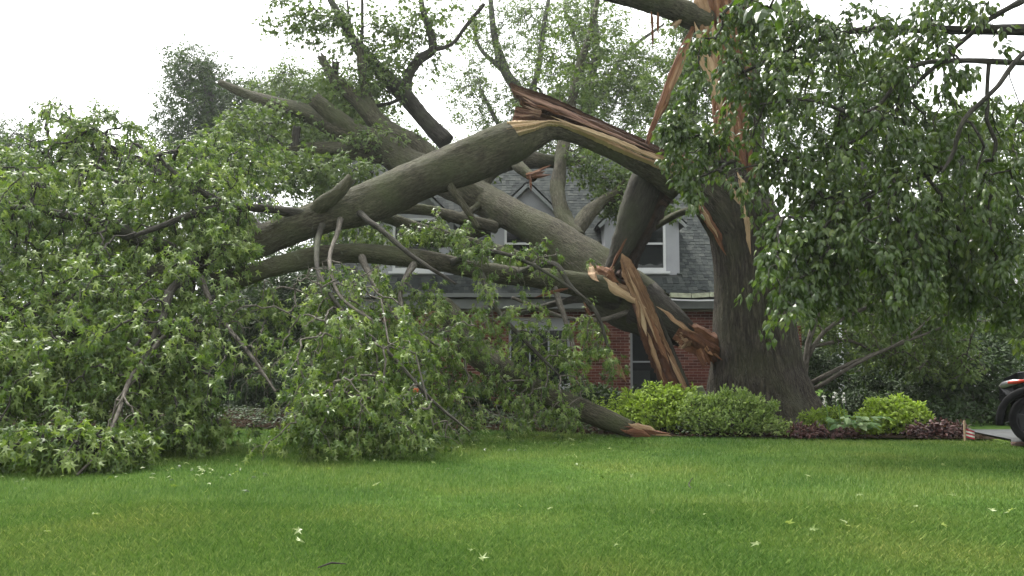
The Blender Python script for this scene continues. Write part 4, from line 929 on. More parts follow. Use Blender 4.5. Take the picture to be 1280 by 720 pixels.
def hanging_chunk():
    t = thing('hanging_trunk_section', 'dark upright slab of trunk wedged between the bent limb and the roof limb', 'tree trunk')
    limb('bark_face', t, [(818, 205, 16.35, 40), (806, 235, 16.3, 42), (795, 265, 16.3, 40), (782, 298, 16.3, 32), (768, 328, 16.3, 20), (757, 348, 16.3, 8)], 200, 'limb_dark', jag1=.1, seg=26)
    pts, rad = pix([(828, 205, 16.55, 44), (818, 240, 16.5, 46), (803, 275, 16.5, 40), (790, 305, 16.55, 30), (781, 335, 16.6, 24), (776, 360, 16.7, 18)])
    MB().tube(pts, rad, seg=26, step=.06, lump=.1, rough=.05, seed=201, prof=ridge_prof(26, 201, .65, 1.1), jag1=.15, rnd=.05).build('split_face', M['wood_dark'], t)
    splinter('splinter', t, P(800, 262, 16.1), P(759, 346, 16.12), S(6, 16), S(5, 16), M['wood_red'], 202, rnd=.6)
    splinter('splinter', t, P(782, 211, 16.05), P(802, 208, 16.05), S(10, 16), S(6, 16), M['wood_pale'], 203, rnd=.4, fat=.75)
    burst('torn_wood', t, P(764, 338, 16.2), P(758, 350, 16.15) - P(768, 325, 16.25), .06, 10, .2, M['wood_fresh'], 204, .025)
    burst('torn_wood', t, P(832, 252, 16.35), P(846, 262, 16.3) - P(825, 245, 16.4), .2, 14, .12, M['wood_dark'], 205, .05)
    s = thing('splintered_wood_slab', 'tall plank of torn orange heartwood leaning upright beside the standing trunk', 'wood slab', tuple(P(862, 515, 15.6) * np.array([1, 1, 0])))
    off = Vector(s.location)
    def put(o): o.location = -off; return o
    y0, y1 = 15.7, 15.6
    foot = P(866, 512, y1); foot[2] = -.02
    def at(k, dx, dy=0.):
        cen = [(777, 317), (786, 340), (798, 372), (812, 408), (826, 444), (842, 480), (860, 520)]; f = k * 6; i = min(5, int(f)); q_ = f - i
        return P(cen[i][0] * (1 - q_) + cen[i + 1][0] * q_ + dx, cen[i][1] * (1 - q_) + cen[i + 1][1] * q_, 16.0 - .3 * k + dy)
    ks = [0, .08, .2, .4, .6, .8, 1.02]
    def strip(name, dxs, ws, mat, seed, flat, rnd, dy=0, seg=24, lo=.5):
        pts = [at(k, d, dy) for k, d in zip(ks, dxs)]; rad = [S(w_ / 2, 16) for w_ in ws]
        return put(MB().tube(pts, rad, seg=seg, step=.05, lump=.10, rough=.07, seed=seed, prof=ridge_prof(seg, seed, lo, 1.05), flat=flat, ref=(1, 0, .3), rnd=rnd, jag1=.05).build(name, mat, s))
    strip('fresh_face', [0, 1, 2, 5, 9, 13, 12], [2, 14, 22, 20, 10, 5, 4], M['wood_fresh'], 210, .40, .08)
    strip('heartwood', [0, 0, 0, -3, -3, -1, 0], [1, 4, 8, 20, 31, 34, 28], M['wood_red'], 211, .50, .18, .04)
    strip('bark_edge', [1, 4, 10, 14, 15, 14, 12], [1, 4, 6, 8, 10, 12, 12], M['limb_dark'], 212, .6, .5, .08, 12)
    for i, (a_, b_, w_, mt, rn) in enumerate([((783, 335), (822, 430), 4, 'wood_fresh', .6), ((800, 380), (808, 420), 5, 'wood_fresh', .8), ((808, 412), (830, 478), 5, 'wood_fresh', .4), ((833, 440), (868, 512), 5, 'wood_fresh', .5), ((846, 470), (874, 515), 4, 'wood_pale', .3), ((795, 365), (800, 410), 5, 'wood_fresh', .2), ((812, 395), (836, 455), 7, 'wood_red', .7)]):
        put(splinter('splinter', s, P(*a_, 15.72), P(*b_, 15.62), S(w_, 16) * 1.1, S(w_, 16) * .5, M[mt], 215 + i, rnd=rn))
    # narrow shards hanging by the wall
    for i, (a_, b_, w_, y) in enumerate([((762, 438), (783, 478), 9, 15.2), ((520, 398), (548, 388), 6, 15.2), ((668, 372), (712, 360), 6, 15.6), ((728, 372), (748, 420), 6, 15.3)]):
        nm = ['strip of torn wood dangling beside the tall ground floor window', 'short orange shard caught among the leaves over the shutter', 'reddish shard lodged under the level mossy branch', 'twisted brown shard hanging at the edge of the brickwork'][i]
        o = splinter('wood_shard', None, P(*a_, y), P(*b_, y), S(w_, y), S(w_, y) * .5, M['wood_fresh' if i < 2 else 'wood_red'], 230 + i, rnd=.4); tag(o, nm, 'wood shard', 'torn shards caught in the fallen branches')
hanging_chunk()

# ------------------------------------------------------------------ shade tree whose branches hang in from the right
def shade_tree():
    b = (9.6, 10.8, 0)
    t = thing('shade_tree', 'leafy dark shade tree whose low boughs hang over the driveway and the broken trunk', 'tree', b)
    off = Vector(b)
    n0 = len(t.children)
    LM = []
    def TB(pts, rad, s, name='limb'):
        MB().tube(pts, rad, seg=int(np.clip(max(rad) * 120, 8, 36)), step=max(.05, max(rad) * .4), lump=.1, rough=.02, seed=s).build(name, M['trunk'] if name == 'trunk' else M['twig_dark'], t, True); LM.append((pts, rad))
    TB([np.array(p) for p in ((9.6, 10.8, -.1), (9.55, 10.8, .5), (9.5, 10.9, 2.5), (9.3, 11.0, 4.5), (9.2, 11.1, 6.5), (9.0, 11.3, 9.5), (8.8, 11.5, 12.5))], [.55, .38, .33, .30, .24, .16, .05], 300, 'trunk')
    def B(lst, s): TB(*pix(lst), s)
    B([(1560, 30, 11.0, 26), (1400, 45, 11.2, 20), (1280, 37, 11.4, 15), (1200, 38, 11.6, 12), (1130, 36, 11.9, 10), (1060, 40, 12.2, 7), (990, 62, 12.5, 5), (930, 90, 12.8, 4)], 301)
    B([(1400, -60, 11.1, 16), (1300, -10, 11.1, 8), (1240, 22, 11.2, 7), (1205, 50, 11.2, 6), (1178, 75, 11.3, 6), (1140, 110, 11.4, 5), (1108, 148, 11.5, 5), (1060, 140, 11.7, 5), (1010, 125, 12, 4), (950, 130, 12.3, 3)], 302)
    B([(1560, 60, 10.9, 18), (1400, 75, 10.9, 12), (1280, 78, 10.9, 8), (1200, 76, 11, 7), (1140, 84, 11.1, 6), (1100, 130, 11.2, 5), (1075, 142, 11.2, 4)], 303)
    B([(1400, 20, 10.6, 12), (1290, 60, 10.6, 7), (1245, 110, 10.6, 6), (1205, 150, 10.6, 6), (1192, 190, 10.7, 5), (1178, 215, 10.7, 4)], 304)
    B([(1205, 150, 10.6, 4), (1180, 210, 10.9, 3), (1120, 230, 11.3, 3), (1060, 260, 11.6, 2)], 305)
    B([(1108, 148, 11.5, 5), (1070, 175, 11.7, 4), (1030, 190, 11.9, 3), (980, 200, 12.2, 3), (900, 215, 12.6, 2)], 306)
    B([(1560, 10, 11, 22), (1440, -60, 11.5, 16), (1250, -80, 12, 12), (1080, -60, 12.3, 9), (960, -30, 12.6, 6), (900, 20, 12.8, 4)], 307)
    roots = limb_samples(LM[1:], .3)
    vols = [(955, 120, 55, 100, 12.6, .8, 60), (880, 185, 42, 38, 12.9, .4, 44), (965, 215, 30, 36, 12.4, .4, 22), (1020, 160, 85, 110, 12.2, 1.1, 110), (1110, 190, 95, 110, 11.6, 1.2, 115), (1210, 215, 80, 90, 11.2, 1.2, 80), (1030, 260, 55, 46, 11.9, .6, 56), (1120, 290, 80, 36, 11.5, .8, 56),
            (1060, 55, 110, 45, 12, 1.1, 80), (980, 30, 55, 40, 12.6, .8, 60), (915, 70, 32, 60, 12.8, .4, 30), (925, 20, 30, 26, 12.7, .4, 18), (1130, 90, 60, 50, 11.6, .9, 36), (1180, 15, 80, 30, 11.6, 1.1, 30), (1235, 110, 50, 50, 11, 1.1, 26), (1250, 290, 50, 45, 11.2, 1.2, 40), (1000, 300, 22, 26, 11.7, .3, 14), (1400, 150, 100, 160, 11, 2, 140), (1200, -130, 350, 80, 12, 2, 160)]
    rr = random.Random(2)
    for i in range(44):                                   # hanging tassels that give the lower edge its ragged line
        x = rr.uniform(960, 1280); y = 285 + rr.uniform(0, 85) + (15 if x > 1040 else 0); vols.append((x, y, rr.uniform(9, 18), rr.uniform(18, 34), rr.uniform(11, 12.2), .2, 9))
    for x, y in ((842, 200), (835, 160), (868, 95), (875, 60), (1280, 320), (1225, 345), (1140, 352), (1075, 345), (850, 165), (838, 178), (852, 225), (870, 240), (845, 150), (860, 120), (985, 325), (968, 318)): vols.append((x, y, 12, 16, 12.7, .2, 6))
    foliage(t, roots, vols, 71, leaf=(.075, .125), per=(10, 16), spread=.17, nsig=.7, tpl=OVATE, lmat=M['leaf_shade'], tmat=M['twig_dark'], droop=1.1, rmax=.025, sag=.06, up=.8, hang=.55)
    # a spray close to the street
    pts, rad = pix([(1300, -160, 5.5, 10), (1100, -80, 5.3, 6), (985, -20, 5.2, 4), (962, 10, 5.2, 3)])
    TB(pts, rad, 309)
    foliage(t, limb_samples([(pts, rad)], .1), [(962, 8, 30, 18, 5.2, .12, 4)], 72, leaf=(.10, .13), per=(3, 4), spread=.10, tpl=OVATE, lmat=M['leaf_shade'], tmat=M['twig_dark'], droop=1.2, names=('near_spray', 'near_twigs'))
    for o in t.children: o.location = -off
shade_tree()

# ------------------------------------------------------------------ trees behind
def back_tree(name, label, base, trunk, vols, seed, lmat, leaf=(.22, .36), per=(11, 15), spread=.45, tpl=SPRAY3, droop=.3, bark_='far_bark', rmax=.07, zmin=.5, cat='tree', extra=(), group=None):
    t = thing(name, label, cat, base, group); off = Vector(base)
    LM = []
    for i, l in enumerate([trunk] + list(extra)):
        pts, rad = pix(l)
        MB().tube(pts, rad, seg=12, step=.25, lump=.08, seed=seed + i).build('trunk' if i == 0 else 'limb', M[bark_], t, True); LM.append((pts, rad))
    roots = limb_samples(LM, .5); roots = roots[roots[:, 2] > min(1.0, roots[:, 2].max() * .5)]
    foliage(t, roots, vols, seed, leaf=leaf, per=per, spread=spread, tpl=tpl, lmat=M[lmat], tmat=M[bark_], droop=droop, rmax=rmax, r0=.006, zmin=zmin, sub=2, sides=3)
    for o in t.children: o.location = -off
    return t
def gp(px, Y): p = P(px, 450, Y); return (float(p[0]), float(Y), 0.)
def gy(Y): return 450 + CH * F / Y
GB = 'trees standing behind the house'
back_tree('background_tree', 'slender airy tree behind the roof left of the bent limb, sky showing through', gp(655, 33), [(655, gy(33), 33, 26), (652, 300, 33, 24), (655, 140, 33, 18), (632, 90, 33, 13), (617, 40, 33, 9), (612, -20, 33, 6)],
          [(620, 60, 75, 60, 33, 2, 100), (660, 20, 75, 40, 33, 2, 80), (600, 130, 55, 40, 33, 1.6, 65), (690, 130, 70, 60, 33, 1.6, 180), (640, 180, 60, 40, 33, 1.6, 90), (570, 100, 35, 25, 33, 1, 20)], 400, 'leaf_far', per=(9, 13), leaf=(.18, .30),
          extra=[[(655, 140, 33, 10), (672, 90, 33, 8), (680, 30, 33, 6), (690, -20, 33, 4)], [(632, 90, 33, 7), (600, 60, 33, 5), (590, 20, 33, 4)], [(650, 200, 33, 8), (620, 150, 33, 6), (600, 110, 33, 4)]], group=GB)
back_tree('background_tree', 'taller airy tree behind the dormers with dark forking stems against the sky', gp(735, 35), [(735, gy(35), 35, 26), (735, 260, 35, 22), (732, 140, 35, 15), (745, 60, 35, 10), (738, -20, 35, 6)],
          [(760, 60, 75, 60, 35, 2.2, 130), (740, 130, 80, 50, 35, 2.2, 220), (795, 100, 55, 60, 34, 2, 140), (720, 20, 60, 40, 35, 2, 80), (760, 190, 80, 40, 34, 2, 110), (690, 200, 40, 30, 35, 1.5, 40)], 405, 'leaf_far', per=(9, 13), leaf=(.18, .30),
          extra=[[(733, 150, 35, 9), (760, 100, 35, 7), (790, 60, 35, 5), (830, 30, 35, 3)], [(733, 120, 35, 8), (722, 60, 35, 6), (705, 10, 35, 4)]], group=GB)
back_tree('background_tree', 'full green tree filling the gap behind the standing trunk', gp(860, 31), [(860, gy(31), 31, 30), (858, 300, 31, 26), (862, 150, 31, 18), (860, 40, 31, 8)],
          [(850, 130, 70, 60, 31, 2, 170), (880, 60, 60, 60, 31, 2, 120), (840, 200, 70, 40, 30, 2, 130), (960, 120, 70, 90, 32, 2, 120), (900, 0, 80, 50, 31, 2, 60)], 410, 'leaf_far', group=GB)
back_tree('background_tree', 'dark round crowned tree beyond the mossy limb tip', gp(262, 38), [(262, gy(38), 38, 28), (262, 250, 38, 24), (262, 130, 38, 14), (258, 80, 38, 6)],
          [(262, 150, 72, 55, 38, 2.5, 280), (245, 95, 46, 36, 38, 2, 130), (240, 200, 66, 60, 38, 2.5, 200), (300, 250, 80, 60, 37, 2, 160), (325, 135, 46, 44, 38, 2, 130)], 415, 'leaf_fardark', group=GB)
back_tree('background_tree', 'broad pale green tree rising behind the sawn looking limb stubs', gp(405, 36), [(405, gy(36), 36, 30), (405, 260, 36, 26), (405, 150, 36, 16), (400, 110, 36, 6)],
          [(395, 130, 90, 48, 36, 2.5, 360), (370, 180, 75, 60, 36, 2.5, 220), (455, 185, 75, 64, 36, 2.5, 240), (525, 215, 62, 45, 36, 2, 150), (440, 300, 150, 70, 35, 2.5, 260), (575, 205, 40, 26, 36, 1.5, 50)], 420, 'leaf_far', group=GB)
back_tree('background_tree', 'distant dark tree at the far edge of the lawn beyond the fallen crown', gp(0, 42), [(0, gy(42), 42, 26), (0, 300, 42, 22), (0, 190, 42, 10)],
          [(5, 190, 60, 44, 42, 2.5, 220), (0, 260, 90, 60, 42, 2.5, 220), (-90, 240, 70, 70, 42, 2.5, 160), (80, 290, 70, 70, 41, 2.5, 160)], 425, 'leaf_fardark', group=GB)
back_tree('background_tree', 'low leafy tree filling the dark space behind the fallen crown', gp(180, 27), [(180, gy(27), 27, 26), (182, 420, 27, 24), (180, 330, 27, 12)],
          [(180, 360, 150, 80, 27, 2, 260), (330, 380, 90, 90, 27, 2, 180), (40, 400, 130, 90, 27, 2, 200), (180, 440, 220, 40, 26, 2, 200)], 430, 'leaf_yew', zmin=.2, group=GB)
back_tree('background_tree', 'dense dark low tree added in place of shade under the fallen crown', gp(345, 24), [(345, gy(24), 24, 26), (347, 440, 24, 22), (345, 360, 24, 10)],  # dark tree added to stand in for the shade below the crown
          [(345, 400, 75, 70, 24, 1.6, 260), (345, 470, 80, 34, 24, 1.4, 180), (270, 440, 60, 60, 24.5, 1.4, 150), (400, 470, 36, 36, 22.0, .3, 50)], 432, 'leaf_yew', zmin=.1, group=GB)
for i, (x, Y, lb) in enumerate(((-60, 48, 'far dark hedge tree at the end of the lawn past the fallen crown'), (150, 48, 'far dark hedge tree directly behind the low leafy tree'), (950, 44, 'far tree hidden behind the standing trunk'), (1010, 40, 'far bushy tree seen beyond the porch post'), (1130, 38, 'far bushy tree behind the dogwood stems'), (1260, 40, 'far bushy tree behind the white clapboard house'))):
    back_tree('background_tree', lb, gp(x, Y), [(x, gy(Y), Y, 16), (x, 420, Y, 14), (x, 350, Y, 8)], [(x, 400, 90, 60, Y, 3, 240), (x - 20, 455, 100, 30, Y, 2.5, 150), (x + 20, 340, 70, 40, Y, 2.5, 120)], 460 + 5 * i, 'leaf_fardark', leaf=(.24, .4), per=(12, 16), spread=.6, zmin=.1, group=GB)
# right side
back_tree('background_tree', 'tall mid green tree behind the right end of the slate roof', gp(1075, 30), [(1075, gy(30), 30, 24), (1070, 380, 30, 22), (1078, 250, 30, 16), (1075, 120, 30, 8)],
          [(1075, 300, 90, 70, 30, 2.5, 260), (1090, 200, 100, 90, 31, 2.5, 240), (1060, 390, 70, 50, 29, 1.6, 130), (1050, 100, 100, 70, 31, 2.5, 140)], 435, 'leaf_far', group=GB)
back_tree('background_tree', 'yellowish green tree beside the white clapboard house', gp(1190, 28), [(1200, gy(28), 28, 20), (1200, 400, 28, 18), (1205, 300, 28, 12), (1200, 200, 28, 6)],
          [(1190, 290, 60, 70, 28, 2, 180), (1245, 255, 60, 55, 28, 2, 190), (1230, 170, 70, 50, 29, 2, 110), (1150, 360, 60, 60, 27, 1.6, 150), (1255, 420, 50, 36, 26, 1.5, 110), (1190, 190, 80, 60, 29, 2, 110), (1265, 330, 18, 26, 27, .6, 14), (1330, 400, 60, 60, 27, 1.5, 100)], 440, 'leaf_far', group=GB)
back_tree('conifer_tree', 'soft grey green pine between the dogwood and the white house', gp(1192, 25), [(1192, gy(25), 25, 12), (1192, 420, 25, 10), (1193, 330, 25, 5)],
          [(1193, 400, 28, 60, 25, .8, 160), (1194, 345, 16, 40, 25, .5, 70)], 445, 'leaf_pine', leaf=(.12, .22), per=(18, 26), spread=.3, tpl=DIAM, droop=.9)
def dogwood():
    base = G(1003, 520); Y = 17.6; base = np.array([P(1004, 450, Y)[0], Y, 0])
    back_tree('small_dogwood', 'small spreading tree with slanting bare stems right of the big trunk', tuple(base), [(1000, gy(Y), Y, 9), (1006, 470, Y, 8), (1010, 430, Y, 7), (1030, 372, Y, 6), (1050, 335, Y, 5), (1078, 310, Y, 3)],
              [(1060, 310, 60, 40, Y, .8, 90), (1120, 360, 80, 50, Y, 1, 170), (1190, 395, 60, 40, Y, .9, 110), (1100, 430, 80, 40, Y + .4, .8, 120), (1170, 450, 70, 30, Y + .5, .8, 110), (1040, 400, 40, 40, Y + .3, .5, 45), (1040, 350, 26, 30, Y, .4, 30)],
              450, 'leaf_far', leaf=(.07, .11), per=(10, 16), spread=.2, tpl=OVATE, bark_='twig', rmax=.02, zmin=.3,
              extra=[[(1008, 450, Y, 6), (1030, 415, Y, 5), (1075, 388, Y, 5), (1130, 370, Y, 3), (1180, 350, Y, 3)], [(1012, 480, Y, 6), (1050, 460, Y - .2, 5), (1100, 440, Y - .3, 4), (1150, 420, Y - .4, 3), (1200, 400, Y - .4, 2)],
                     [(1015, 488, Y - .1, 6), (1070, 455, Y - .3, 4), (1130, 425, Y - .5, 3), (1165, 395, Y - .5, 2)], [(1010, 435, Y, 5), (1060, 425, Y, 4), (1090, 440, Y, 3)]])
dogwood()
# shrubs behind the bed
def shrub(name, label, vols, seed, lmat, leaf, per, spread, tpl, droop, stems, stem_mat='twig_dark', group=None, cat='shrub', r0=.0025, zmin=.03, up=1., pale=0.):
    ps = np.array([P(v[0], v[1], v[4]) for v in vols]); b = ps.mean(0); b[2] = 0
    t = thing(name, label, cat, tuple(float(x) for x in b), group); off = Vector(t.location); rng = np.random.default_rng(seed)
    ex = []
    for v in vols:                                        # shoots that break the round outline
        for k in range(7):
            a = rng.uniform(.15, 2.99); q_ = rng.uniform(.85, 1.3); ex.append((v[0] + v[2] * math.cos(a) * q_, v[1] - v[3] * math.sin(a) * q_, v[2] * .13, v[3] * rng.uniform(.2, .55), v[4], v[5] * .3, max(2, v[6] // 28)))
    vols = list(vols) + ex
    mb = MB(); roots = []
    for i in range(stems):
        v = vols[i % (len(vols) - len(ex))]; c = P(v[0], v[1], v[4]); x = c + np.array([S(v[2], v[4]) * rng.uniform(-.5, .5), v[5] * rng.uniform(-.5, .5), 0])
        a = np.array([b[0] * .5 + x[0] * .5, b[1] * .5 + x[1] * .5, -.03]); e = np.array([x[0], x[1], c[2]]); pts = [a, a * .5 + e * .5 + rng.normal(0, .03, 3), e]
        mb.tube(pts, [.016, .012, .005], seg=6, step=.1, seed=seed + i); roots.append(spline(pts, [1, 1, 1], .1)[0])
    kind(mb.build('stems', M[stem_mat], t, True), 'stuff')
    foliage(t, np.vstack(roots), vols, seed, leaf=leaf, per=per, spread=spread, tpl=tpl, lmat=M[lmat], tmat=M[stem_mat], droop=droop, rmax=.015, r0=r0, names=('foliage', 'twigs'), zmin=zmin, up=up, pale=pale, shell=.3, sub=2, sides=3)
    for o in t.children: o.location = -off
    return t
shrub('rounded_yew', 'big dark rounded evergreen bush behind the driveway', [(1200, 475, 58, 44, 19, 1.1, 260), (1255, 480, 40, 40, 19, 1, 148), (1160, 490, 30, 30, 18.6, .7, 74), (1215, 448, 40, 18, 19, .7, 74), (1310, 480, 60, 44, 19, 1, 124), (1222, 522, 66, 13, 17.0, .5, 90), (1290, 520, 50, 14, 16.8, .5, 60)], 500, 'leaf_yew', (.06, .105), (14, 20), .16, DIAM, .1, 14)
shrub('dark_hedge', 'low dark shrubbery in the shade right of the porch post', [(1080, 470, 66, 44, 20.5, .8, 204), (1140, 490, 60, 36, 19.6, .7, 161), (1036, 478, 34, 40, 20.8, .6, 93), (1100, 512, 80, 18, 18.5, .6, 124), (1180, 515, 60, 20, 20, .6, 99), (1250, 515, 60, 18, 20.2, .6, 86)], 505, 'leaf_yew', (.06, .105), (12, 18), .16, OVATE, .2, 12)
shrub('foundation_shrub', 'dark shrub against the wall under the left window', [(470, 500, 60, 26, 20.5, .6, 124), (560, 500, 50, 22, 20.5, .6, 99), (640, 495, 50, 22, 21, .5, 93), (400, 490, 60, 40, 20.5, .7, 136)], 508, 'leaf_yew', (.06, .105), (12, 18), .15, OVATE, .2, 12)
shrub('foundation_shrub', 'dark shrub below the tall ground floor window', [(740, 500, 34, 20, 19, .5, 74), (775, 505, 30, 14, 18.5, .4, 49), (715, 505, 30, 22, 18.6, .4, 55)], 509, 'leaf_yew', (.06, .105), (12, 18), .14, OVATE, .2, 8)
# planting bed
shrub('lime_shrub', 'bright lime green mounded shrub at the foot of the leaning slab', [(822, 512, 44, 24, 15.0, .5, 200), (798, 520, 28, 16, 14.8, .35, 80), (850, 518, 28, 18, 14.9, .35, 80), (828, 496, 24, 11, 15, .3, 60), (768, 518, 26, 16, 15, .3, 40)], 510, 'leaf_lime', (.045, .085), (7, 11), .12, OVATE, .0, 12)
shrub('catmint_clump', 'dense grey green leafy clump in front of the big trunk', [(914, 524, 52, 22, 14.4, .5, 230), (880, 524, 28, 20, 14.4, .35, 100), (948, 526, 22, 18, 14.4, .3, 80), (914, 506, 44, 11, 14.4, .35, 140)], 512, 'leaf_sage', (.035, .075), (7, 12), .11, OVATE, -.7, 16)
shrub('lime_shrub', 'bright lime shrub between the hosta and the wine leaved plants', [(1112, 522, 38, 17, 14.7, .4, 160), (1118, 510, 22, 9, 14.7, .25, 60), (1140, 524, 18, 10, 14.6, .3, 40), (1085, 532, 18, 10, 14.5, .25, 30)], 514, 'leaf_lime', (.05, .08), (9, 14), .09, OVATE, .0, 10)
shrub('low_spirea', 'small yellow green shrub at the right foot of the big trunk', [(1025, 525, 24, 11, 14.6, .3, 80), (1040, 522, 14, 9, 14.6, .25, 30)], 516, 'leaf_lime', (.04, .06), (9, 13), .08, OVATE, .0, 8, pale=-.3)
shrub('silver_leaf_plant', 'tiny grey leaved plant touching the trunk root', [(975, 537, 12, 9, 14.2, .15, 26), (985, 541, 10, 7, 14.2, .15, 20)], 518, 'leaf_sage', (.035, .055), (7, 10), .07, OVATE, .0, 4, pale=.2)
WG = 'wine leaved coral bells along the bed edge'
for i, (x, y, w_, h_, lb) in enumerate([(1003, 543, 18, 8, 'wine leaved plant at the tip of the trunk root'), (1045, 544, 22, 8, 'wine leaved plant in front of the hosta'), (1150, 541, 16, 7, 'wine leaved plant just right of the lime shrub'), (1170, 540, 14, 9, 'wine leaved plant midway between lime shrub and flag stake'), (1190, 543, 14, 10, 'wine leaved plant beside the flag stake')]):
    shrub('coral_bells', lb, [(x, y, w_, h_, 14.1, .25, 34)], 520 + i, 'leaf_wine', (.06, .095), (6, 9), .08, OVATE, .1, 4, group=WG, cat='plant', zmin=.03)
def hosta():
    Y = 14.25; c = P(1068, 540, Y); c[2] = 0
    t = thing('hosta_plant', 'broad leaved hosta with tall pale flower stalks', 'plant', tuple(float(v) for v in c)); rng = np.random.default_rng(9)
    N = 70; a = rng.uniform(0, 6.28, N); r = rng.uniform(.02, .40, N); pos = np.stack([np.cos(a) * r * 1.2, np.sin(a) * r * .7, .10 + .24 * rng.uniform(.3, 1, N)], -1)
    d = np.stack([np.cos(a), np.sin(a), rng.uniform(-.5, .3, N)], -1); nr = rng.normal(0, .3, (N, 3)) + [0, -.3, 1]
    kind(link('leaves', leaf_mesh('leaves', pos, d, nr, rng.uniform(.11, .18, N), rng.uniform(0, 1, N), OVATE), t, M['leaf_hosta']), 'stuff')
    for i, (x, y, x2) in enumerate(((1054, 492, 1055), (1045, 490, 1052), (1031, 496, 1036))):
        top = P(x, y, Y) - c; bot = P(x2, 536, Y) - c; bot[2] = .02
        MB().tube([bot, bot * .5 + top * .5 + [.01, 0, 0], top], [.011, .009, .006], seg=6, step=.1, seed=i).build('flower_stalk', M['leaf_hosta'], t)
        for k in range(5):
            p = top - np.array([0, 0, .03 * k]) + rng.normal(0, .012, 3)
            kind(link('flower', leaf_mesh('flower', np.repeat(p[None], 5, 0), rng.normal(0, 1, (5, 3)) + [0, 0, -.6], rng.normal(0, 1, (5, 3)), np.full(5, .042), rng.uniform(0, 1, 5), OVATE), t, M['petal']), 'stuff') if k == 0 else link('flower', leaf_mesh('flower', np.repeat(p[None], 5, 0), rng.normal(0, 1, (5, 3)) + [0, 0, -.6], rng.normal(0, 1, (5, 3)), np.full(5, .036), rng.uniform(0, 1, 5), OVATE), t, M['petal'])
hosta()

# ------------------------------------------------------------------ small garden things
def statue():
    c = P(521, 520, 17.0); c[2] = 0
    t = thing('garden_statue', 'small white garden figure with an orange band under the hanging branches', 'statue', tuple(float(v) for v in c))
    def lathe(name, prof, mat, seg=18):
        a = np.linspace(0, 2 * np.pi, seg, endpoint=False); V = np.array([[(r * math.cos(x), r * math.sin(x) * .9, z) for x in a] for r, z in prof]); n = len(prof); i = np.arange(n * seg).reshape(n, seg); nx = np.roll(i, -1, 1)
        return link(name, np_mesh(name, V.reshape(-1, 3), np.stack([i[:-1], nx[:-1], nx[1:], i[1:]], -1).reshape(-1, 4), True), t, mat)
    lathe('body', [(.0, 0), (.20, 0), (.21, .05), (.17, .12), (.155, .3), (.14, .45), (.11, .56), (.07, .62), (.0, .625)], M['statue'])
    lathe('band', [(.0, .60), (.082, .605), (.09, .64), (.086, .68), (.0, .69)], M['orange'])
    lathe('head', [(.0, .68), (.07, .685), (.085, .73), (.075, .78), (.045, .815), (.0, .825)], M['statue'])
    lathe('base', [(.0, -.02), (.25, -.02), (.25, .03), (.0, .035)], M['statue'])
statue()
def flag():
    c = P(1206, 545, 13.6); c[2] = 0
    t = thing('garden_flag', 'little red and white striped flag on a thin wooden stake at the bed corner', 'flag', tuple(float(v) for v in c))
    MB().box(-.012, .012, -.01, .01, -.03, .30).build('stake', M['stake'], t)
    for k in range(5):
        z = .05 + k * .026; V = []; Q = []
        for i in range(7):
            x = .014 + i * .022; y = .012 * math.sin(i * 1.1) - .012; dz = -.012 * i * .5
            V += [(x, y, z + dz), (x, y, z + .025 + dz), (x, y + .003, z + dz), (x, y + .003, z + .025 + dz)]
            if i: b = 4 * i; Q += [(b - 4, b, b + 1, b - 3), (b - 2, b - 1, b + 3, b + 2), (b - 3, b + 1, b + 3, b - 1), (b - 4, b - 2, b + 2, b)]
        MB().add(V, Q).build('stripe', M['flag_red'] if k % 2 == 0 else M['petal'], t)
flag()
def stub():
    pts, rad = pix([(882, 528, 16.9, 22), (880, 508, 16.9, 22), (873, 495, 16.9, 20), (870, 484, 16.9, 16)]); pts[0][2] = -.05
    c = np.array([pts[0][0], pts[0][1], 0]); t = tag(MB().tube([p - c for p in pts], rad, seg=18, step=.04, lump=.15, rough=.03, seed=66).build('mossy_stump', M['moss'], None, True), 'pale mossy stump between the leaning slab and the big trunk', 'stump'); t.location = c
stub()

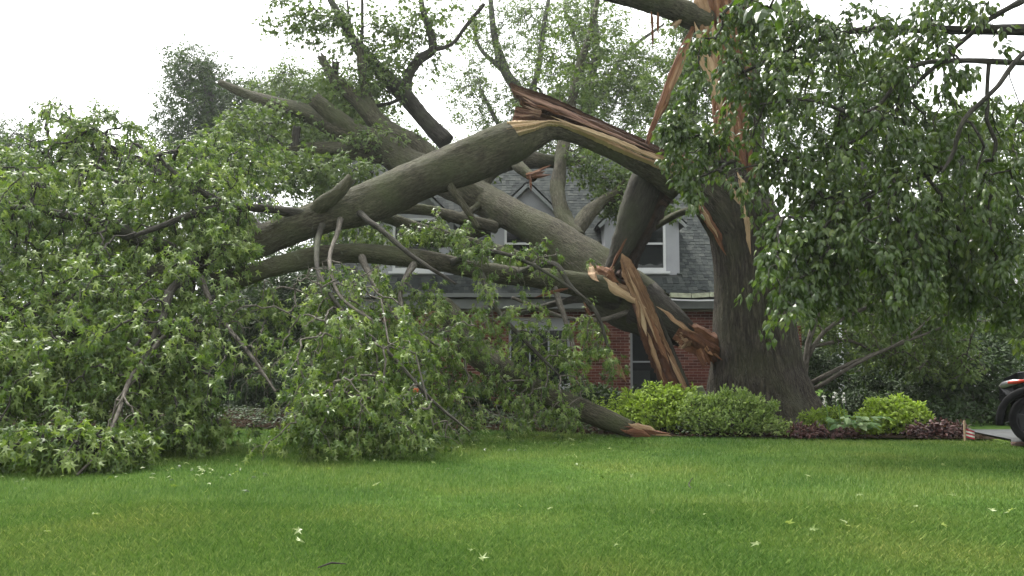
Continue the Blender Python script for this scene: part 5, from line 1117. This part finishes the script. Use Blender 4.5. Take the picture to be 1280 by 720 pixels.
# ------------------------------------------------------------------ dark car at the driveway
def car():
    X0, Yc = 7.44, 13.45
    t = thing('parked_car', 'black sport utility car standing on the driveway, only its front corner showing', 'car', (X0, Yc, 0.03))
    t.rotation_euler = (0, 0, math.radians(-38))
    Lc, Wd, R = 4.6, 1.85, .355; wx = (.52, 3.25)
    # side profile (x, z) of the body, arches cut out
    top = [(.05, .50), (.02, .62), (.03, .80), (.10, .93), (.30, 1.02), (.9, 1.08), (1.25, 1.12), (1.75, 1.55), (2.1, 1.66), (3.5, 1.68), (4.2, 1.55), (4.5, 1.15), (4.6, .95), (4.58, .5), (4.5, .30)]
    bot = []
    for cx in wx[::-1]:
        ra = R + .075; bot += [(cx + ra, .28)] + [(cx + ra * math.cos(a), R - .03 + ra * math.sin(a)) for a in np.linspace(0, math.pi, 13)] + [(cx - ra, .28)]
    bot = [(x, z) for x, z in bot if x > .0] + [(.04, .34)]
    prof = top + bot; n = len(prof); A = np.array(prof)
    ins = np.clip((A[:, 1] - 1.05) / .6, 0, 1) * .22 + np.clip((.25 - A[:, 0]) / .25, 0, 1) * .18 * 0
    rows = [(-Wd / 2 + .04, 1.0), (-Wd / 2, .97), (Wd / 2, .97), (Wd / 2 - .04, 1.0)]
    import bmesh
    bm = bmesh.new(); rings = []
    for s in (-1, 1):
        rings.append([bm.verts.new((x, s * (Wd / 2 - i_ - (.24 if x < .12 else .07 if x < .32 else 0)), z)) for (x, z), i_ in zip(prof, ins)])
    f0 = bm.faces.new(rings[0]); f1 = bm.faces.new(rings[1][::-1])
    for i in range(n): bm.faces.new((rings[0][i], rings[1][i], rings[1][(i + 1) % n], rings[0][(i + 1) % n]))
    bmesh.ops.recalc_face_normals(bm, faces=bm.faces[:]); bmesh.ops.triangulate(bm, faces=[f for f in bm.faces if len(f.verts) > 4])
    me = bpy.data.meshes.new('body'); bm.to_mesh(me); bm.free()
    body = link('body', me, t, M['carpaint'])
    bv = body.modifiers.new('b', 'BEVEL'); bv.width = .025; bv.segments = 2; bv.limit_method = 'ANGLE'
    for cx in wx:
        for s in (-1, 1):
            arch = MB(); pts = [(cx + (R + .105) * math.cos(a), s * (Wd / 2 + .012), R - .03 + (R + .105) * math.sin(a)) for a in np.linspace(-.12, math.pi + .12, 17)]
            arch.tube(pts, [.05] * 17, seg=8, step=.05, lump=0, rough=0, flat=.7, seed=1); arch.build('wheel_arch', M['cladding'], t, True)
            y = s * (Wd / 2 - .12)
            a = np.linspace(0, 2 * np.pi, 40, endpoint=False)
            pr = [(R - .10, -.11), (R - .03, -.115), (R, -.08), (R, .08), (R - .03, .115), (R - .10, .11)]
            V = np.array([[(cx + r * math.cos(q), y + o_, R + r * math.sin(q)) for q in a] for r, o_ in pr]); i = np.arange(len(pr) * 40).reshape(-1, 40); nx = np.roll(i, -1, 1)
            wh = link('wheel', np_mesh('wheel', V.reshape(-1, 3), np.stack([i[:-1], i[1:], nx[1:], nx[:-1]], -1).reshape(-1, 4), True), t, M['tyre'])
            rim = MB(); yo = y + s * .07
            rim.tube([(cx + (R - .10) * math.cos(q), yo, R + (R - .10) * math.sin(q)) for q in np.linspace(0, 2 * np.pi, 33)], [.018] * 33, seg=6, step=.05, lump=0, rough=0, seed=1)
            for k in range(5):
                q = k * 2 * np.pi / 5 + .4; rim.bar((cx, yo, R), (cx + (R - .10) * math.cos(q), yo, R + (R - .10) * math.sin(q)), .06, .03, (0, 1, 0))
            rim.tube([(cx, yo - s * .06, R), (cx, yo - s * .05, R)], [R - .09, R - .09], seg=28, step=.01, lump=0, rough=0, seed=1); rim.box(cx - .05, cx + .05, yo - .02, yo + .02, R - .05, R + .05); rim.build('rim', M['rim'], wh)
    MB().box(.16, 4.4, -.62, .62, .24, .95).build('underbody', M['cladding'], t)
    for s in (-1, 1):
        hl = MB().tube([(.045, s * (Wd / 2 - .30), .80), (.10, s * (Wd / 2 - .20), .83), (.22, s * (Wd / 2 - .10), .87), (.40, s * (Wd / 2 - .03), .91)], [.035, .05, .045, .015], seg=12, step=.04, lump=0, rough=0, seed=1).build('headlight', M['chrome'], t, True)
        MB().tube([(.18, s * (Wd / 2 - .09), .865), (.30, s * (Wd / 2 - .03), .885), (.46, s * (Wd / 2 + .0), .915)], [.022, .028, .010], seg=10, step=.04, lump=0, rough=0, seed=1).build('turn_lamp', M['redlens'], hl, True)
        MB().tri_prism([(1.35, s * (Wd / 2 - .045), 1.14), (1.82, s * (Wd / 2 - .175), 1.52), (2.75, s * (Wd / 2 - .195), 1.58), (2.75, s * (Wd / 2 - .045), 1.14)], (0, s * .02, 0)).build('window', M['glass'], t)
        MB().tri_prism([(2.82, s * (Wd / 2 - .045), 1.14), (2.82, s * (Wd / 2 - .195), 1.58), (3.5, s * (Wd / 2 - .195), 1.58), (4.0, s * (Wd / 2 - .05), 1.16)], (0, s * .02, 0)).build('window', M['glass'], t)
        MB().box(1.4, 1.52, s * (Wd / 2 + .1) - .09, s * (Wd / 2 + .1) + .09, 1.1, 1.24).build('mirror', M['cladding'], t)
        MB().box(.9, 2.65, s * (Wd / 2 + .008) - .012, s * (Wd / 2 + .008) + .012, .34, .46).build('side_cladding', M['cladding'], t)
    MB().box(-.01, .06, -.62, .62, .34, .52).build('bumper', M['cladding'], t); MB().box(-.0, .06, -.45, .45, .62, .82).build('grille', M['cladding'], t)
    MB().tri_prism([(1.30, -.72, 1.16), (1.30, .72, 1.16), (1.74, .60, 1.53), (1.74, -.60, 1.53)], (-.02, 0, .015)).build('windscreen', M['glass'], t)
car()

# ------------------------------------------------------------------ leaves and twigs lying on the lawn
def litter():
    rng = np.random.default_rng(77)
    spots = [(258, 620), (212, 637), (372, 672), (374, 685), (590, 697), (604, 706), (688, 608), (650, 639), (688, 643), (815, 646), (1170, 577), (1180, 586), (1060, 665), (1055, 660), (1018, 670), (988, 661), (913, 613), (1180, 664), (1145, 640), (1190, 625), (1240, 645), (650, 560), (880, 650), (470, 612), (534, 618), (1262, 646), (350, 556), (720, 575), (790, 600), (1075, 625), (120, 650), (60, 672), (1010, 600), (945, 690), (770, 690)]
    V, T = MAPLE; me = {}
    for i, (x, y) in enumerate(spots):
        g = G(x, y); k = i % 5
        if k not in me:
            sc_ = rng.uniform(.8, 1.1); VV = V * sc_ * .10; VV = VV - [0, .045, 0]; VV[:, 2] = np.abs(VV[:, 0]) * .5 * rng.uniform(.3, 1) + rng.normal(0, .006, len(VV))
            me[k] = np_mesh('fallen_leaf', VV, T, False, rnd=np.full(len(VV), [.9, .75, 1., .95, .6][k])); me[k].materials.append(M['leaf_maple'])
        o = bpy.data.objects.new('fallen_leaf', me[k]); COL.objects.link(o); o.location = (g[0], g[1], .045); o.rotation_euler = (rng.normal(0, .4), rng.normal(0, .4), rng.uniform(0, 6.28)); s = rng.uniform(.4, .75); o.scale = (s, s, s)
        tag(o, ['silvery green', 'light yellow green', 'whitish upturned', 'pale silver backed', 'plain green'][k] + ' maple leaf lying loose on the mown lawn', 'leaf', 'leaves scattered on the lawn')
    for i, (x, y, l, lb) in enumerate([(415, 716, .16, 'thin dark stick lying in the grass beside scattered leaves'), (865, 612, .25, 'short bent twig sticking out of the lawn below the grey green clump')]):
        g = G(x, y); pts = [(-l / 2, 0, .035), (0, .03, .05), (l / 2, .0, .045 + .05 * i)]
        o = MB().tube(pts, [.004, .006, .003], seg=6, step=.05, seed=i).build('fallen_twig', M['twig_dark'], None); o.location = (g[0], g[1], 0); o.rotation_euler = (0, 0, .3 + i); tag(o, lb, 'twig', 'twigs on the lawn')
litter()

# ------------------------------------------------------------------ storm debris: torn leaves round the fallen crown, chips and dead leaves in the bed
def debris():
    rng = np.random.default_rng(91)
    def scatter(n, f):
        px, py = f(n); p = np.array([G(a, b) for a, b in zip(px, py)]); return p
    a = scatter(420, lambda n: (rng.uniform(0, 760, n), 545 + np.abs(rng.normal(0, 1, n)) * (12 + 16 * (rng.uniform(0, 1, n) < .25))))
    b = scatter(70, lambda n: (rng.uniform(0, 330, n), 585 + np.abs(rng.normal(0, 12, n))))
    p = np.vstack([a, b]); n = len(p); p[:, 2] = .035 + rng.uniform(0, .03, n)
    d = rng.normal(0, 1, (n, 3)); d[:, 2] *= .25; nr = rng.normal(0, .4, (n, 3)) + [0, 0, 1]
    o = link('leaf_debris', leaf_mesh('leaf_debris', p, d, nr, rng.uniform(.04, .09, n), rng.uniform(.1, .9, n), MAPLE), None, M['leaf_maple']); kind(o, 'stuff'); tag(o, 'torn green leaves strewn on the grass round the fallen crown', 'leaves')
    n = 6000; x = rng.uniform(-12, 7.3, n); front = np.interp(x, [-14, -6, -3.5, -.5, 2.0, 3.4, 5, 6.4, 7.4], [17, 16.2, 15.8, 15.4, 14.2, 14.0, 13.85, 13.8, 13.55]); y = front + rng.uniform(0, 1, n) ** 1.5 * (22.2 - front)
    p = np.stack([x, y, .03 + rng.uniform(0, .04, n)], -1); d = rng.normal(0, 1, (n, 3)); d[:, 2] *= .4; nr = rng.normal(0, .5, (n, 3)) + [0, 0, 1]
    o = link('mulch_chips', leaf_mesh('mulch_chips', p, d, nr, rng.uniform(.03, .10, n), rng.uniform(0, 1, n), SPRAY), None, M['chips']); kind(o, 'stuff'); tag(o, 'brown bark chips and dead leaves covering the planting bed', 'mulch')
    n = 5200; x = rng.uniform(-11, 3, n); front = np.interp(x, [-14, -6, -3.5, -.5, 2.0, 3.4], [17, 16.2, 15.8, 15.4, 14.2, 14.0]); y = front + .05 + rng.uniform(0, 1, n) ** 1.3 * 4.5
    nz = np.sin(x * 2.1) * np.sin(y * 1.7 + x); k = nz > -.6; p = np.stack([x, y, .04 + rng.uniform(0, .16, n)], -1)[k]; n = len(p); d = rng.normal(0, 1, (n, 3)); d[:, 2] = rng.uniform(-.2, .6, n); nr = rng.normal(0, .4, (n, 3)) + [0, -.2, 1]
    o = link('ground_cover', leaf_mesh('ground_cover', p, d, nr, rng.uniform(.05, .11, n), rng.uniform(0, 1, n), OVATE), None, M['leaf_yew']); kind(o, 'stuff'); tag(o, 'low green ground cover growing in the shade under the fallen branches', 'ground cover')
debris()

# ------------------------------------------------------------------ thin air volume added to imitate milky lens glare
def glare_haze(density=.00045):
    mb = MB().box(-75, 75, -3, 70, -1.2, 26); o = mb.build('glare_haze', None); kind(o, 'stuff')
    m = bpy.data.materials.new('glare_haze_air'); m.use_nodes = True; n = m.node_tree; n.nodes.clear()
    v = n.nodes.new('ShaderNodeVolumePrincipled'); v.inputs['Density'].default_value = density; v.inputs['Color'].default_value = (.93, .97, 1, 1); v.inputs['Anisotropy'].default_value = .4
    out = n.nodes.new('ShaderNodeOutputMaterial'); n.links.new(v.outputs[0], out.inputs['Volume']); o.data.materials.append(m)
    tag(o, 'thin pale air added over the whole garden to imitate lens glare', 'glare_haze')
glare_haze()
